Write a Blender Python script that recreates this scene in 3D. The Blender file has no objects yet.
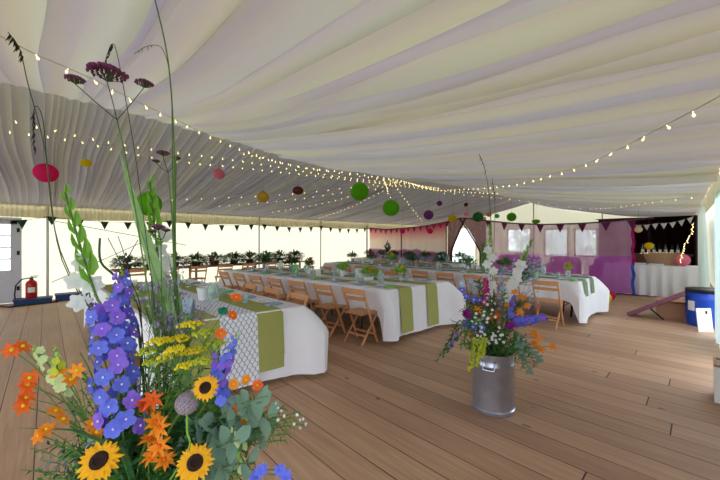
import bpy, bmesh, math, random
from mathutils import Vector, Matrix, noise
V = Vector
rnd = random.Random(7)
C = bpy.context.scene.collection
PI = math.pi
F_PX, HOR, EYE = 327.0, 240.5, 1.5
FW = V((-.7218, .6921, 0)); RT = V((.6921, .7218, 0)); UP = V((0, 0, 1))
def P(px, py, d):                                   # point seen at a pixel, d metres ahead
    return FW*d + RT*((px-360)/F_PX*d) + V((0, 0, EYE-(py-HOR)/F_PX*d))
def G(px, py, z=0.0):                               # point on the horizontal plane z
    return P(px, py, (EYE-z)*F_PX/(py-HOR))

# ------------------------------------------------------------------ mesh builder
class MB:
    def __init__(s): s.v = []; s.f = []; s.m = []
    def add(s, vs, fs, mi=0):
        o = len(s.v); s.v += [tuple(v) for v in vs]
        for f in fs: s.f.append(tuple(i+o for i in f)); s.m.append(mi)
    def box(s, c, size, rz=0, mi=0, rot=None):
        R = rot if rot else Matrix.Rotation(rz, 3, 'Z'); c = V(c); a, b, h = [q/2 for q in size]
        vs = [c + R @ V((x*a, y*b, z*h)) for x in (-1, 1) for y in (-1, 1) for z in (-1, 1)]
        s.add(vs, [(0,1,3,2),(4,6,7,5),(0,4,5,1),(2,3,7,6),(0,2,6,4),(1,5,7,3)], mi)
    def bar(s, p, q, w, h, up=UP, mi=0):            # rectangular bar between two points
        p, q = V(p), V(q); d = (q-p).normalized(); r = d.cross(up)
        if r.length < 1e-4: r = d.cross(V((1, 0, 0)))
        r.normalize(); u = r.cross(d); vs = []
        for e in (p, q):
            for x, y in ((-1,-1),(1,-1),(1,1),(-1,1)): vs.append(e + r*x*w/2 + u*y*h/2)
        s.add(vs, [(0,3,2,1),(4,5,6,7),(0,1,5,4),(1,2,6,5),(2,3,7,6),(3,0,4,7)], mi)
    def tube(s, pts, r0, r1=None, n=6, mi=0):
        r1 = r0 if r1 is None else r1; pts = [V(p) for p in pts]; N = len(pts); vs = []; fs = []
        prev = None
        for i, p in enumerate(pts):
            d = (pts[min(i+1, N-1)]-pts[max(i-1, 0)])
            if d.length < 1e-7: d = V((0, 0, 1))
            d.normalize()
            a = prev - d*prev.dot(d) if prev else d.orthogonal()
            if a.length < 1e-5: a = d.orthogonal()
            a.normalize(); prev = a; b = d.cross(a); r = r0+(r1-r0)*i/(N-1)
            for k in range(n):
                t = 2*PI*k/n; vs.append(p + (a*math.cos(t)+b*math.sin(t))*r)
        for i in range(N-1):
            for k in range(n):
                fs.append((i*n+k, i*n+(k+1) % n, (i+1)*n+(k+1) % n, (i+1)*n+k))
        fs.append(tuple(range(n-1, -1, -1))); fs.append(tuple((N-1)*n+k for k in range(n)))
        s.add(vs, fs, mi)
    def lathe(s, prof, c=(0, 0, 0), n=24, mi=0, axis=None, cap=True):
        c = V(c); M = axis.to_track_quat('Z', 'Y').to_matrix() if axis is not None else Matrix.Identity(3)
        vs = []; fs = []
        for r, z in prof:
            for k in range(n):
                t = 2*PI*k/n; vs.append(c + M @ V((r*math.cos(t), r*math.sin(t), z)))
        for i in range(len(prof)-1):
            for k in range(n): fs.append((i*n+k, i*n+(k+1) % n, (i+1)*n+(k+1) % n, (i+1)*n+k))
        if cap and prof[0][0] > 1e-5: fs.append(tuple(range(n-1, -1, -1)))
        if cap and prof[-1][0] > 1e-5: fs.append(tuple((len(prof)-1)*n+k for k in range(n)))
        s.add(vs, fs, mi)
    def ball(s, c, r, n=8, m=6, mi=0, sq=(1, 1, 1), rot=None):
        c = V(c); vs = []; fs = []
        for i in range(m+1):
            a = PI*i/m
            for k in range(n):
                t = 2*PI*k/n
                q = V((math.sin(a)*math.cos(t)*sq[0], math.sin(a)*math.sin(t)*sq[1], math.cos(a)*sq[2]))*r
                vs.append(c + (rot @ q if rot else q))
        for i in range(m):
            for k in range(n): fs.append((i*n+k, (i+1)*n+k, (i+1)*n+(k+1) % n, i*n+(k+1) % n))
        s.add(vs, fs, mi)
    def petal(s, o, d, up, L, W, curl=.15, mi=0, shape=(.35, .9, .8, .06), cup=.12):
        o, d, up = V(o), V(d).normalized(), V(up); up = up - d*up.dot(d)
        if up.length < 1e-5: up = d.orthogonal()
        up.normalize(); r = d.cross(up); vs = []; fs = []; N = len(shape)
        for i, w in enumerate(shape):
            t = i/(N-1)
            for x in (-1, 0, 1):
                vs.append(o + d*L*t + r*x*w*W/2 + up*(-curl*L*t*t + cup*W*(x*x)*w))
        for i in range(N-1):
            for k in range(2): a = i*3+k; fs.append((a, a+1, a+4, a+3))
        s.add(vs, fs, mi)
    def grid(s, fn, nu, nv, mi=0):
        vs = [fn(i/nu, j/nv) for i in range(nu+1) for j in range(nv+1)]
        s.add(vs, [(i*(nv+1)+j, (i+1)*(nv+1)+j, (i+1)*(nv+1)+j+1, i*(nv+1)+j+1) for i in range(nu) for j in range(nv)], mi)
    def build(s, name, mats, parent=None, smooth=True, bevel=0):
        me = bpy.data.meshes.new(name); me.from_pydata(s.v, [], s.f)
        if not isinstance(mats, (list, tuple)): mats = [mats]
        for m in mats: me.materials.append(m)
        me.polygons.foreach_set('material_index', s.m)
        if smooth: me.polygons.foreach_set('use_smooth', [True]*len(s.f))
        me.update(); o = bpy.data.objects.new(name, me); C.objects.link(o)
        if smooth:
            try: me.set_sharp_from_angle(angle=math.radians(40))
            except Exception: pass
        if bevel:
            b = o.modifiers.new('b', 'BEVEL'); b.width = bevel; b.segments = 2; b.limit_method = 'ANGLE'
        if parent: o.parent = parent
        return o
def tag(o, label=None, cat=None, group=None, kind=None):
    if label: o['label'] = label
    if cat: o['category'] = cat
    if group: o['group'] = group
    if kind: o['kind'] = kind
    return o
def empty(name, loc, rz=0, label=None, cat=None, group=None):
    o = bpy.data.objects.new(name, None); C.objects.link(o); o.empty_display_size = .1
    o.location = loc; o.rotation_euler = (0, 0, rz)
    return tag(o, label, cat, group)
def dup(root, loc, rz=None, label=None, group=None, scale=None):
    r = root.copy(); C.objects.link(r); r.location = loc
    if rz is not None: r.rotation_euler = (0, 0, rz)
    if scale: r.scale = scale
    if label: r['label'] = label
    if group: r['group'] = group
    for ch in list(root.children):
        c = ch.copy(); C.objects.link(c); c.parent = r
        for g in list(ch.children):
            d = g.copy(); C.objects.link(d); d.parent = c
    return r
ORD = ['first', 'second', 'third', 'fourth', 'fifth', 'sixth', 'seventh', 'eighth', 'ninth', 'tenth', 'eleventh', 'twelfth',
       'thirteenth', 'fourteenth', 'fifteenth', 'sixteenth', 'seventeenth', 'eighteenth', 'nineteenth', 'twentieth']

# ------------------------------------------------------------------ materials
def srgb(r, g, b):
    f = lambda c: (c/255/12.92 if c/255 <= .04045 else ((c/255+.055)/1.055)**2.4)
    return (f(r), f(g), f(b), 1)
def newmat(name):
    m = bpy.data.materials.new(name); m.use_nodes = True; nt = m.node_tree; nt.nodes.clear()
    return m, nt, nt.nodes.new('ShaderNodeOutputMaterial')
def mat(name, col, rough=.6, metal=0, var=.12, scale=30, bump=.0, trans=0, emit=0, bscale=None, spec=.4, alpha=1, transmission=0, ior=1.45):
    m, nt, out = newmat(name); N = nt.nodes; L = nt.links
    col = srgb(*col) if max(col) > 1 else (*col, 1)
    tc = N.new('ShaderNodeTexCoord'); nz = N.new('ShaderNodeTexNoise'); nz.inputs['Scale'].default_value = scale; nz.inputs['Detail'].default_value = 3
    L.new(tc.outputs['Object'], nz.inputs['Vector'])
    mx = N.new('ShaderNodeMix'); mx.data_type = 'RGBA'
    mx.inputs['A'].default_value = tuple(c*(1-var) for c in col[:3])+(1,)
    mx.inputs['B'].default_value = tuple(min(1, c*(1+var)) for c in col[:3])+(1,)
    L.new(nz.outputs['Fac'], mx.inputs['Factor'])
    b = N.new('ShaderNodeBsdfPrincipled'); L.new(mx.outputs['Result'], b.inputs['Base Color'])
    b.inputs['Roughness'].default_value = rough; b.inputs['Metallic'].default_value = metal
    b.inputs['Specular IOR Level'].default_value = spec; b.inputs['Alpha'].default_value = alpha
    b.inputs['Transmission Weight'].default_value = transmission; b.inputs['IOR'].default_value = ior
    if emit:
        b.inputs['Emission Color'].default_value = col; b.inputs['Emission Strength'].default_value = emit
    if bump:
        bp = N.new('ShaderNodeBump'); bp.inputs['Strength'].default_value = bump; bp.inputs['Distance'].default_value = .01
        n2 = N.new('ShaderNodeTexNoise'); n2.inputs['Scale'].default_value = bscale or scale*2; L.new(tc.outputs['Object'], n2.inputs['Vector'])
        L.new(n2.outputs['Fac'], bp.inputs['Height']); L.new(bp.outputs['Normal'], b.inputs['Normal'])
    sh = b.outputs['BSDF']
    if trans:
        t = N.new('ShaderNodeBsdfTranslucent'); L.new(mx.outputs['Result'], t.inputs['Color'])
        ms = N.new('ShaderNodeMixShader'); ms.inputs['Fac'].default_value = trans
        L.new(sh, ms.inputs[1]); L.new(t.outputs['BSDF'], ms.inputs[2]); sh = ms.outputs['Shader']
    L.new(sh, out.inputs['Surface']); return m
def stripes_mat(name, c1, c2, scale, axis='X', trans=.2, dist=0, thresh=.5, wave='BANDS'):
    m, nt, out = newmat(name); N = nt.nodes; L = nt.links
    tc = N.new('ShaderNodeTexCoord'); w = N.new('ShaderNodeTexWave'); w.wave_type = wave; w.bands_direction = axis
    w.inputs['Scale'].default_value = scale; w.inputs['Distortion'].default_value = dist
    L.new(tc.outputs['Object'], w.inputs['Vector'])
    r = N.new('ShaderNodeValToRGB'); r.color_ramp.elements[0].position = thresh-.06; r.color_ramp.elements[1].position = thresh+.06
    r.color_ramp.elements[0].color = srgb(*c1); r.color_ramp.elements[1].color = srgb(*c2); L.new(w.outputs['Fac'], r.inputs['Fac'])
    b = N.new('ShaderNodeBsdfDiffuse'); t = N.new('ShaderNodeBsdfTranslucent'); ms = N.new('ShaderNodeMixShader'); ms.inputs['Fac'].default_value = trans
    L.new(r.outputs['Color'], b.inputs['Color']); L.new(r.outputs['Color'], t.inputs['Color'])
    L.new(b.outputs[0], ms.inputs[1]); L.new(t.outputs[0], ms.inputs[2]); L.new(ms.outputs[0], out.inputs['Surface']); return m
def floor_mat():
    m, nt, out = newmat('weathered_planks'); N = nt.nodes; L = nt.links
    tc = N.new('ShaderNodeTexCoord'); sx = N.new('ShaderNodeSeparateXYZ'); L.new(tc.outputs['Object'], sx.inputs[0])
    def M(op, a, b=None, cl=False):
        n = N.new('ShaderNodeMath'); n.operation = op; n.use_clamp = cl
        for i, q in enumerate((a, b)):
            if q is None: continue
            if isinstance(q, (int, float)): n.inputs[i].default_value = q
            else: L.new(q, n.inputs[i])
        return n.outputs[0]
    yy = M('ADD', sx.outputs['Y'], .06); yd = M('DIVIDE', yy, .235); idx = M('FLOOR', yd); fr = M('FRACT', yd)
    edge = M('ABSOLUTE', M('SUBTRACT', fr, .5))                     # .5 at seam
    wn = N.new('ShaderNodeTexWhiteNoise'); wn.noise_dimensions = '1D'; L.new(idx, wn.inputs['W'])
    xo = M('ADD', M('DIVIDE', sx.outputs['X'], 13.0), M('MULTIPLY', wn.outputs['Value'], 7.3)); xfr = M('FRACT', xo); xi = M('FLOOR', xo)
    xe = M('LESS_THAN', xfr, .0007)
    wv = N.new('ShaderNodeTexNoise'); wv.inputs['Scale'].default_value = 1.3; L.new(tc.outputs['Object'], wv.inputs['Vector'])
    seamw = M('ADD', .476, M('MULTIPLY', wv.outputs['Fac'], .02))
    seam = M('MAXIMUM', M('GREATER_THAN', edge, seamw), xe)
    cb = N.new('ShaderNodeCombineXYZ'); L.new(M('MULTIPLY', sx.outputs['X'], 1.1), cb.inputs[0]); L.new(M('MULTIPLY', sx.outputs['Y'], 22), cb.inputs[1]); L.new(M('MULTIPLY', idx, 3.1), cb.inputs[2])
    gr = N.new('ShaderNodeTexNoise'); gr.inputs['Scale'].default_value = 1.6; gr.inputs['Detail'].default_value = 6; gr.inputs['Roughness'].default_value = .65; L.new(cb.outputs[0], gr.inputs['Vector'])
    wn2 = N.new('ShaderNodeTexWhiteNoise'); wn2.noise_dimensions = '2D'
    c2 = N.new('ShaderNodeCombineXYZ'); L.new(idx, c2.inputs[0]); L.new(xi, c2.inputs[1]); L.new(c2.outputs[0], wn2.inputs['Vector'])
    t = M('ADD', M('MULTIPLY', gr.outputs['Fac'], .75), M('MULTIPLY', wn2.outputs['Value'], .22))
    rp = N.new('ShaderNodeValToRGB'); e = rp.color_ramp.elements
    e[0].position = .25; e[0].color = srgb(158, 122, 94); e[1].position = .8; e[1].color = srgb(212, 174, 140)
    L.new(t, rp.inputs['Fac'])
    # knots and stains
    vo = N.new('ShaderNodeTexVoronoi'); vo.inputs['Scale'].default_value = 1.0; vo.inputs['Randomness'].default_value = 1
    mp = N.new('ShaderNodeMapping'); mp.inputs['Scale'].default_value = (1.6, 3.3, 1); L.new(tc.outputs['Object'], mp.inputs[0])
    n3 = N.new('ShaderNodeTexNoise'); n3.inputs['Scale'].default_value = 14; L.new(tc.outputs['Object'], n3.inputs['Vector']); L.new(mp.outputs[0], vo.inputs['Vector'])
    kn = M('LESS_THAN', M('ADD', vo.outputs['Distance'], M('MULTIPLY', n3.outputs['Fac'], .12)), .115)
    knm = M('MULTIPLY', kn, .6)
    mx = N.new('ShaderNodeMix'); mx.data_type = 'RGBA'; L.new(knm, mx.inputs['Factor']); L.new(rp.outputs['Color'], mx.inputs['A']); mx.inputs['B'].default_value = srgb(56, 38, 28)
    big = N.new('ShaderNodeTexNoise'); big.inputs['Scale'].default_value = .55; big.inputs['Detail'].default_value = 2; L.new(tc.outputs['Object'], big.inputs['Vector'])
    m2 = N.new('ShaderNodeMix'); m2.data_type = 'RGBA'; m2.blend_type = 'MULTIPLY'; m2.inputs['Factor'].default_value = .5
    r2 = N.new('ShaderNodeValToRGB'); r2.color_ramp.elements[0].position = .35; r2.color_ramp.elements[0].color = (.72, .71, .70, 1); r2.color_ramp.elements[1].position = .6; L.new(big.outputs['Fac'], r2.inputs['Fac'])
    L.new(mx.outputs['Result'], m2.inputs['A']); L.new(r2.outputs['Color'], m2.inputs['B'])
    m3 = N.new('ShaderNodeMix'); m3.data_type = 'RGBA'; L.new(seam, m3.inputs['Factor']); L.new(m2.outputs['Result'], m3.inputs['A']); m3.inputs['B'].default_value = srgb(40, 28, 22)
    b = N.new('ShaderNodeBsdfPrincipled'); L.new(m3.outputs['Result'], b.inputs['Base Color'])
    L.new(M('ADD', .42, M('MULTIPLY', gr.outputs['Fac'], .3)), b.inputs['Roughness']); b.inputs['Specular IOR Level'].default_value = .45
    bp = N.new('ShaderNodeBump'); bp.inputs['Distance'].default_value = .006; bp.inputs['Strength'].default_value = .6
    L.new(M('SUBTRACT', M('MULTIPLY', gr.outputs['Fac'], .3), M('MULTIPLY', seam, 1.0)), bp.inputs['Height']); L.new(bp.outputs['Normal'], b.inputs['Normal'])
    L.new(b.outputs[0], out.inputs['Surface']); return m
def net_mat(name, c_top, c_bot, zs, a_top, a_bot):
    m, nt, out = newmat(name); N = nt.nodes; L = nt.links
    tc = N.new('ShaderNodeTexCoord'); sx = N.new('ShaderNodeSeparateXYZ'); L.new(tc.outputs['Object'], sx.inputs[0])
    mr = N.new('ShaderNodeMapRange'); mr.inputs['From Min'].default_value = zs-.02; mr.inputs['From Max'].default_value = zs+.02; L.new(sx.outputs['Z'], mr.inputs['Value'])
    nz = N.new('ShaderNodeTexNoise'); nz.inputs['Scale'].default_value = 2.2; L.new(tc.outputs['Object'], nz.inputs['Vector'])
    mx = N.new('ShaderNodeMix'); mx.data_type = 'RGBA'; mx.inputs['A'].default_value = srgb(*c_bot); mx.inputs['B'].default_value = srgb(*c_top); L.new(mr.outputs[0], mx.inputs['Factor'])
    ma = N.new('ShaderNodeMix'); ma.data_type = 'FLOAT'; ma.inputs['A'].default_value = a_bot; ma.inputs['B'].default_value = a_top; L.new(mr.outputs[0], ma.inputs['Factor'])
    ad = N.new('ShaderNodeMath'); ad.operation = 'MULTIPLY_ADD'; L.new(nz.outputs['Fac'], ad.inputs[0]); ad.inputs[1].default_value = .35; ad.inputs[2].default_value = -.17
    a2 = N.new('ShaderNodeMath'); a2.use_clamp = True; L.new(ma.outputs[0], a2.inputs[0]); L.new(ad.outputs[0], a2.inputs[1])
    tr = N.new('ShaderNodeBsdfTransparent'); df = N.new('ShaderNodeBsdfDiffuse'); tl = N.new('ShaderNodeBsdfTranslucent'); m1 = N.new('ShaderNodeMixShader'); m1.inputs[0].default_value = .6
    L.new(mx.outputs['Result'], df.inputs[0]); L.new(mx.outputs['Result'], tl.inputs[0]); L.new(df.outputs[0], m1.inputs[1]); L.new(tl.outputs[0], m1.inputs[2])
    m2 = N.new('ShaderNodeMixShader'); L.new(a2.outputs[0], m2.inputs[0]); L.new(tr.outputs[0], m2.inputs[1]); L.new(m1.outputs[0], m2.inputs[2])
    L.new(m2.outputs[0], out.inputs['Surface']); return m
def tapestry_mat():
    m, nt, out = newmat('dyed_tapestry'); N = nt.nodes; L = nt.links
    tc = N.new('ShaderNodeTexCoord'); sx = N.new('ShaderNodeSeparateXYZ'); L.new(tc.outputs['Object'], sx.inputs[0])
    nz = N.new('ShaderNodeTexNoise'); nz.inputs['Scale'].default_value = 1.4; nz.inputs['Detail'].default_value = 4; L.new(tc.outputs['Object'], nz.inputs['Vector'])
    ad = N.new('ShaderNodeMath'); ad.operation = 'MULTIPLY_ADD'; L.new(nz.outputs['Fac'], ad.inputs[0]); ad.inputs[1].default_value = .35; L.new(sx.outputs['Z'], ad.inputs[2])
    mr = N.new('ShaderNodeMapRange'); mr.inputs['From Min'].default_value = .2; mr.inputs['From Max'].default_value = 2.4; L.new(ad.outputs[0], mr.inputs['Value'])
    r = N.new('ShaderNodeValToRGB'); e = r.color_ramp.elements; e[0].position = 0; e[0].color = srgb(70, 62, 90); e[1].position = 1; e[1].color = srgb(176, 44, 78)
    for p, c in ((.30, (118, 116, 160)), (.42, (150, 116, 150)), (.465, (176, 104, 136)), (.50, (240, 228, 222)), (.66, (252, 226, 212)), (.80, (240, 172, 170)), (.92, (222, 110, 134))):
        q = e.new(p); q.color = srgb(*c)
    L.new(mr.outputs[0], r.inputs['Fac'])
    df = N.new('ShaderNodeBsdfDiffuse'); tl = N.new('ShaderNodeBsdfTranslucent'); m1 = N.new('ShaderNodeMixShader'); m1.inputs[0].default_value = .72
    L.new(r.outputs[0], df.inputs[0]); L.new(r.outputs[0], tl.inputs[0]); L.new(df.outputs[0], m1.inputs[1]); L.new(tl.outputs[0], m1.inputs[2]); L.new(m1.outputs[0], out.inputs['Surface']); return m

def lattice_mat():
    m, nt, out = newmat('lattice_runner'); N = nt.nodes; L = nt.links
    tc = N.new('ShaderNodeTexCoord'); sx = N.new('ShaderNodeSeparateXYZ'); L.new(tc.outputs['Object'], sx.inputs[0])
    def M(op, a, b):
        n = N.new('ShaderNodeMath'); n.operation = op
        for i, q in enumerate((a, b)):
            if isinstance(q, (int, float)): n.inputs[i].default_value = q
            elif q is not None: L.new(q, n.inputs[i])
        return n.outputs[0]
    run = M('SUBTRACT', sx.outputs['X'], M('MULTIPLY', sx.outputs['Z'], 1.0))
    a = M('MULTIPLY', run, 34.0); b = M('MULTIPLY', sx.outputs['Y'], 62.0)
    l1 = M('ABSOLUTE', M('SINE', M('ADD', b, M('MULTIPLY', M('SINE', M('MULTIPLY', a, 2.0), None), .9)), None), None)
    l2 = M('ABSOLUTE', M('SINE', M('ADD', M('SUBTRACT', b, M('MULTIPLY', M('SINE', M('MULTIPLY', a, 2.0), None), .9)), 1.57), None), None)
    f = M('LESS_THAN', M('MINIMUM', l1, l2), .3)
    mx = N.new('ShaderNodeMix'); mx.data_type = 'RGBA'; L.new(f, mx.inputs['Factor']); mx.inputs['A'].default_value = srgb(238, 240, 248); mx.inputs['B'].default_value = srgb(150, 168, 192)
    b_ = N.new('ShaderNodeBsdfDiffuse'); L.new(mx.outputs['Result'], b_.inputs[0]); L.new(b_.outputs[0], out.inputs['Surface']); return m
def lining_mat(name, c1, c2, tr):  # cream and lavender streaks paint warm and cool light into the pleated cloth
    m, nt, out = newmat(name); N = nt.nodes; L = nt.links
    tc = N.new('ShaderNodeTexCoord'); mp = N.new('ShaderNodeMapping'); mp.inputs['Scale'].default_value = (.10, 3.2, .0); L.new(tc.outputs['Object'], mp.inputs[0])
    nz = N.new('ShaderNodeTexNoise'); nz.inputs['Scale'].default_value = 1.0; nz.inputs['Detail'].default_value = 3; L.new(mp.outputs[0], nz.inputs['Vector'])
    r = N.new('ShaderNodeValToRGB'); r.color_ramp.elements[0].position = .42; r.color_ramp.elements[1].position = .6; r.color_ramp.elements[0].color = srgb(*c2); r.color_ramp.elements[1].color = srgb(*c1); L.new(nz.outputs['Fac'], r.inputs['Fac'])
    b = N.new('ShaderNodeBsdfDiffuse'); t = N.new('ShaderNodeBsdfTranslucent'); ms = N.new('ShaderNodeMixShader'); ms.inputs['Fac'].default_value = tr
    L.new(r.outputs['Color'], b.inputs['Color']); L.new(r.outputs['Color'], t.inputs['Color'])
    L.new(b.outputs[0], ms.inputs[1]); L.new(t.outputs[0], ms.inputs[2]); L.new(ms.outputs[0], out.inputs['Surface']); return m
def pvc_mat():
    m, nt, out = newmat('clouded_pvc_pane'); N = nt.nodes; L = nt.links
    tr = N.new('ShaderNodeBsdfTransparent'); tl = N.new('ShaderNodeBsdfTranslucent'); tl.inputs[0].default_value = (.92, .95, 1, 1); m2 = N.new('ShaderNodeMixShader'); m2.inputs[0].default_value = .42
    L.new(tr.outputs[0], m2.inputs[1]); L.new(tl.outputs[0], m2.inputs[2]); L.new(m2.outputs[0], out.inputs['Surface']); return m
MT = dict(
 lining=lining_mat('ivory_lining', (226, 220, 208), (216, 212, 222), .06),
 lining2=lining_mat('shaded_lining', (190, 185, 180), (182, 178, 188), .03),  # left slope's dimness put into a darker copy of the lining colour
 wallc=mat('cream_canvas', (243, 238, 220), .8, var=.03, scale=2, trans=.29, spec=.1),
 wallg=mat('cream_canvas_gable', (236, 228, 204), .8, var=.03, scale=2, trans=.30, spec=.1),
 wallshade=mat('light_block_canvas', (150, 140, 124), .9, trans=.03, spec=.1),  # unseen near stretch of right wall, darkened and opaque to shade the floor corner
 valance=mat('valance_cloth', (214, 204, 172), .9, var=.08, scale=12, trans=.18, spec=.1),
 curtain=mat('sheer_white_curtain', (226, 240, 240), .8, var=.03, trans=.6, spec=.1),
 white=mat('white_linen', (246, 247, 254), .85, var=.02, scale=8, bump=.1, trans=.12, spec=.15),
 green_cloth=mat('olive_runner', (164, 168, 100), .85, var=.06, scale=60, spec=.1),
 sage=mat('sage_runner', (128, 144, 116), .85, var=.08, scale=60, spec=.1),
 lattice=lattice_mat(),
 wood=mat('beech_slats', (210, 152, 104), .5, var=.15, scale=14, bump=.1),
 wood_dark=mat('walnut_slats', (140, 92, 66), .5, var=.2, scale=14),
 board=mat('plywood_top', (170, 140, 105), .6, var=.1),
 metal_dark=mat('dark_table_metal', (45, 42, 42), .45, .6),
 pole=mat('tent_pole', (190, 190, 186), .4, .5, var=.05),
 zinc=mat('galvanised_zinc', (176, 180, 196), .30, .8, var=.3, scale=9, bump=.05),
 floor=floor_mat(), pvc=pvc_mat(),
 grass=mat('lawn', (96, 128, 60), .9, var=.35, scale=6),
 blue_plastic=mat('blue_drum_plastic', (22, 74, 190), .28, var=.05, spec=.6),
 black_plastic=mat('black_plastic', (24, 24, 28), .4),
 blue_dark=mat('blue_timber', (34, 62, 110), .6, var=.15),
 red_paint=mat('red_cylinder_paint', (176, 26, 26), .3),
 card=mat('cardboard', (166, 122, 94), .8, var=.06),
 paper=mat('white_paper', (236, 236, 232), .7, var=.02),
 maroon=mat('maroon_board', (128, 76, 100), .4, var=.2, scale=10),
 darkdrape=mat('dark_maroon_drape', (46, 20, 28), .9, var=.2, spec=.1),
 plum=mat('plum_sofa_cloth', (186, 84, 190), .8, var=.2, scale=5),
 rose=mat('rose_cloth', (216, 150, 190), .8, var=.15, scale=5),
 brownbar=mat('brown_bar_wood', (104, 66, 48), .6, var=.25, scale=8),
 wicker=mat('wicker', (176, 140, 112), .8, var=.3, scale=60, bump=.5),
 net=net_mat('plum_net', (226, 176, 210), (222, 130, 222), 1.08, .66, .66),
 tap=tapestry_mat(),
 magenta=mat('magenta_ribbon', (168, 22, 110), .6, var=.2, trans=.3),
 ribbon_blue=mat('blue_ribbon', (50, 90, 190), .6, var=.2, trans=.3),
 redbrown=mat('bead_trim', (92, 34, 36), .7, var=.3),
 taupe=mat('taupe_curtain', (190, 156, 156), .85, var=.2, scale=6, trans=.6),
 flag_green=mat('dark_green_flag', (30, 66, 44), .85, trans=.15),
 flag_plum=mat('plum_flag', (110, 40, 84), .85, trans=.2),
 flag_red=mat('rose_flag', (176, 40, 84), .85, trans=.2),
 flag_white=mat('white_flag', (214, 210, 220), .85, trans=.2),
 cord=mat('cord', (110, 104, 84), .8),
 wire=mat('clear_wire', (196, 196, 170), .5),
 bulb=mat('warm_bulb', (255, 226, 150), .4, emit=1.3),
 glass=mat('clear_glass', (214, 236, 234), .05, transmission=.7, alpha=.6, var=.01),
 bottle=mat('green_glass', (60, 110, 70), .08, transmission=.6, alpha=.8),
 teal=mat('teal_glass', (20, 150, 120), .1, transmission=.3),
 lime=mat('lime_napkin', (130, 200, 110), .8),
 limepot=mat('lime_pot', (176, 214, 160), .5),
 porcelain=mat('white_enamel', (232, 234, 232), .3),
 plate=mat('pale_plate', (220, 228, 232), .25),
 napkin=mat('blue_grey_napkin', (150, 172, 190), .85),
 door=mat('white_door_paint', (206, 208, 218), .5),
 pane=mat('window_pane', (235, 242, 250), .05, transmission=.3, alpha=.18, var=0),
 hotpink=mat('hot_pink_paper', (206, 30, 96), .7, trans=.3),
 # flowers
 stem=mat('green_stem', (92, 128, 60), .6, trans=.15), stem_d=mat('dark_stem', (62, 74, 44), .6),
 leaf=mat('mid_green_leaf', (88, 138, 68), .5, var=.25, trans=.25), leaf_d=mat('dark_green_leaf', (52, 96, 54), .5, var=.3, trans=.2),
 leaf_l=mat('lime_leaf', (150, 204, 84), .5, var=.2, trans=.3), blade=mat('broad_blade', (160, 196, 138), .5, var=.15, scale=30, trans=.4),
 euc=mat('eucalyptus_leaf', (128, 158, 140), .6, var=.12, trans=.15), grey=mat('silver_leaf', (158, 180, 182), .8, var=.12, trans=.15),
 yellow=mat('yellow_floret', (240, 222, 40), .6, var=.15, trans=.3), ygreen=mat('yellow_green_floret', (196, 206, 60), .6, var=.15, trans=.3),
 sun=mat('sunflower_petal', (255, 186, 28), .6, var=.12, trans=.3), disc=mat('sunflower_disc', (44, 24, 16), .9, var=.4, scale=200, bump=.5),
 orange=mat('orange_petal', (250, 150, 36), .55, var=.15, trans=.3), orange_d=mat('deep_orange_petal', (240, 108, 36), .55, var=.15, trans=.3),
 peach=mat('peach_petal', (240, 170, 120), .6, trans=.3),
 blue=mat('blue_petal', (110, 124, 246), .55, var=.25, scale=60, trans=.3), violet=mat('violet_petal', (150, 112, 240), .55, var=.25, scale=60, trans=.3),
 eye=mat('white_eye', (228, 222, 250), .6), lilac=mat('lilac_floret', (156, 136, 190), .7, var=.25, trans=.2),
 purple=mat('purple_verbena', (128, 56, 112), .8, var=.35, scale=120), magf=mat('magenta_petal', (206, 40, 150), .55, var=.2, trans=.3),
 purpf=mat('purple_bloom', (140, 30, 140), .55, var=.25, trans=.3), whitef=mat('white_petal', (240, 242, 244), .55, var=.05, trans=.35),
 pale=mat('pale_blue_petal', (178, 196, 226), .55, var=.1, trans=.3), palegreen=mat('pale_green_floret', (206, 222, 166), .6, var=.12, trans=.3),
 allium=mat('allium_head', (158, 142, 158), .85, var=.3, scale=90), seed=mat('dark_seed', (74, 50, 54), .8), catkin=mat('lime_catkin', (176, 186, 50), .8, var=.3),
)

# ------------------------------------------------------------------ tent geometry
XL, XR_RIDGE, BAY = -11.4, -5.6, 2.845
YN, YF = -4.5, 17.06
def ridge_z(y): return 3.34 - .25*math.exp(-((y-4.3)/2.3)**2)
def eave_x(y): return .32 - .03*y
def pleat(y, x, seed=0):
    a = 0; s0 = noise.noise(V((y*.9, x*.12, seed)))
    for k, (fr, am) in enumerate(((.95, .075), (1.9, .045), (4.3, .026), (9.1, .010))):
        ph = 1.1*noise.noise(V((y*fr*.45, k*9.1+seed, x*.05)))+.10*fr*noise.noise(V((y*.35, k*3.7, x*.13)))
        s = abs(math.sin(PI*(y*fr+ph))); env = max(0, .35+1.5*noise.noise(V((y*fr*.6, k*3.3+seed, x*.07)))) 
        a += am*(1-s)**1.25*min(env, 1.1)
    return a
def near_z(x, y):            # x metres from the ridge towards camera side, 0..1
    e = eave_x(y); L = e-XR_RIDGE; q = (e-x)/L
    z0, z1 = 2.40, ridge_z(y)
    s = .063*L; return z0 + s*q + (z1-z0-s)*q*q
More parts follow.
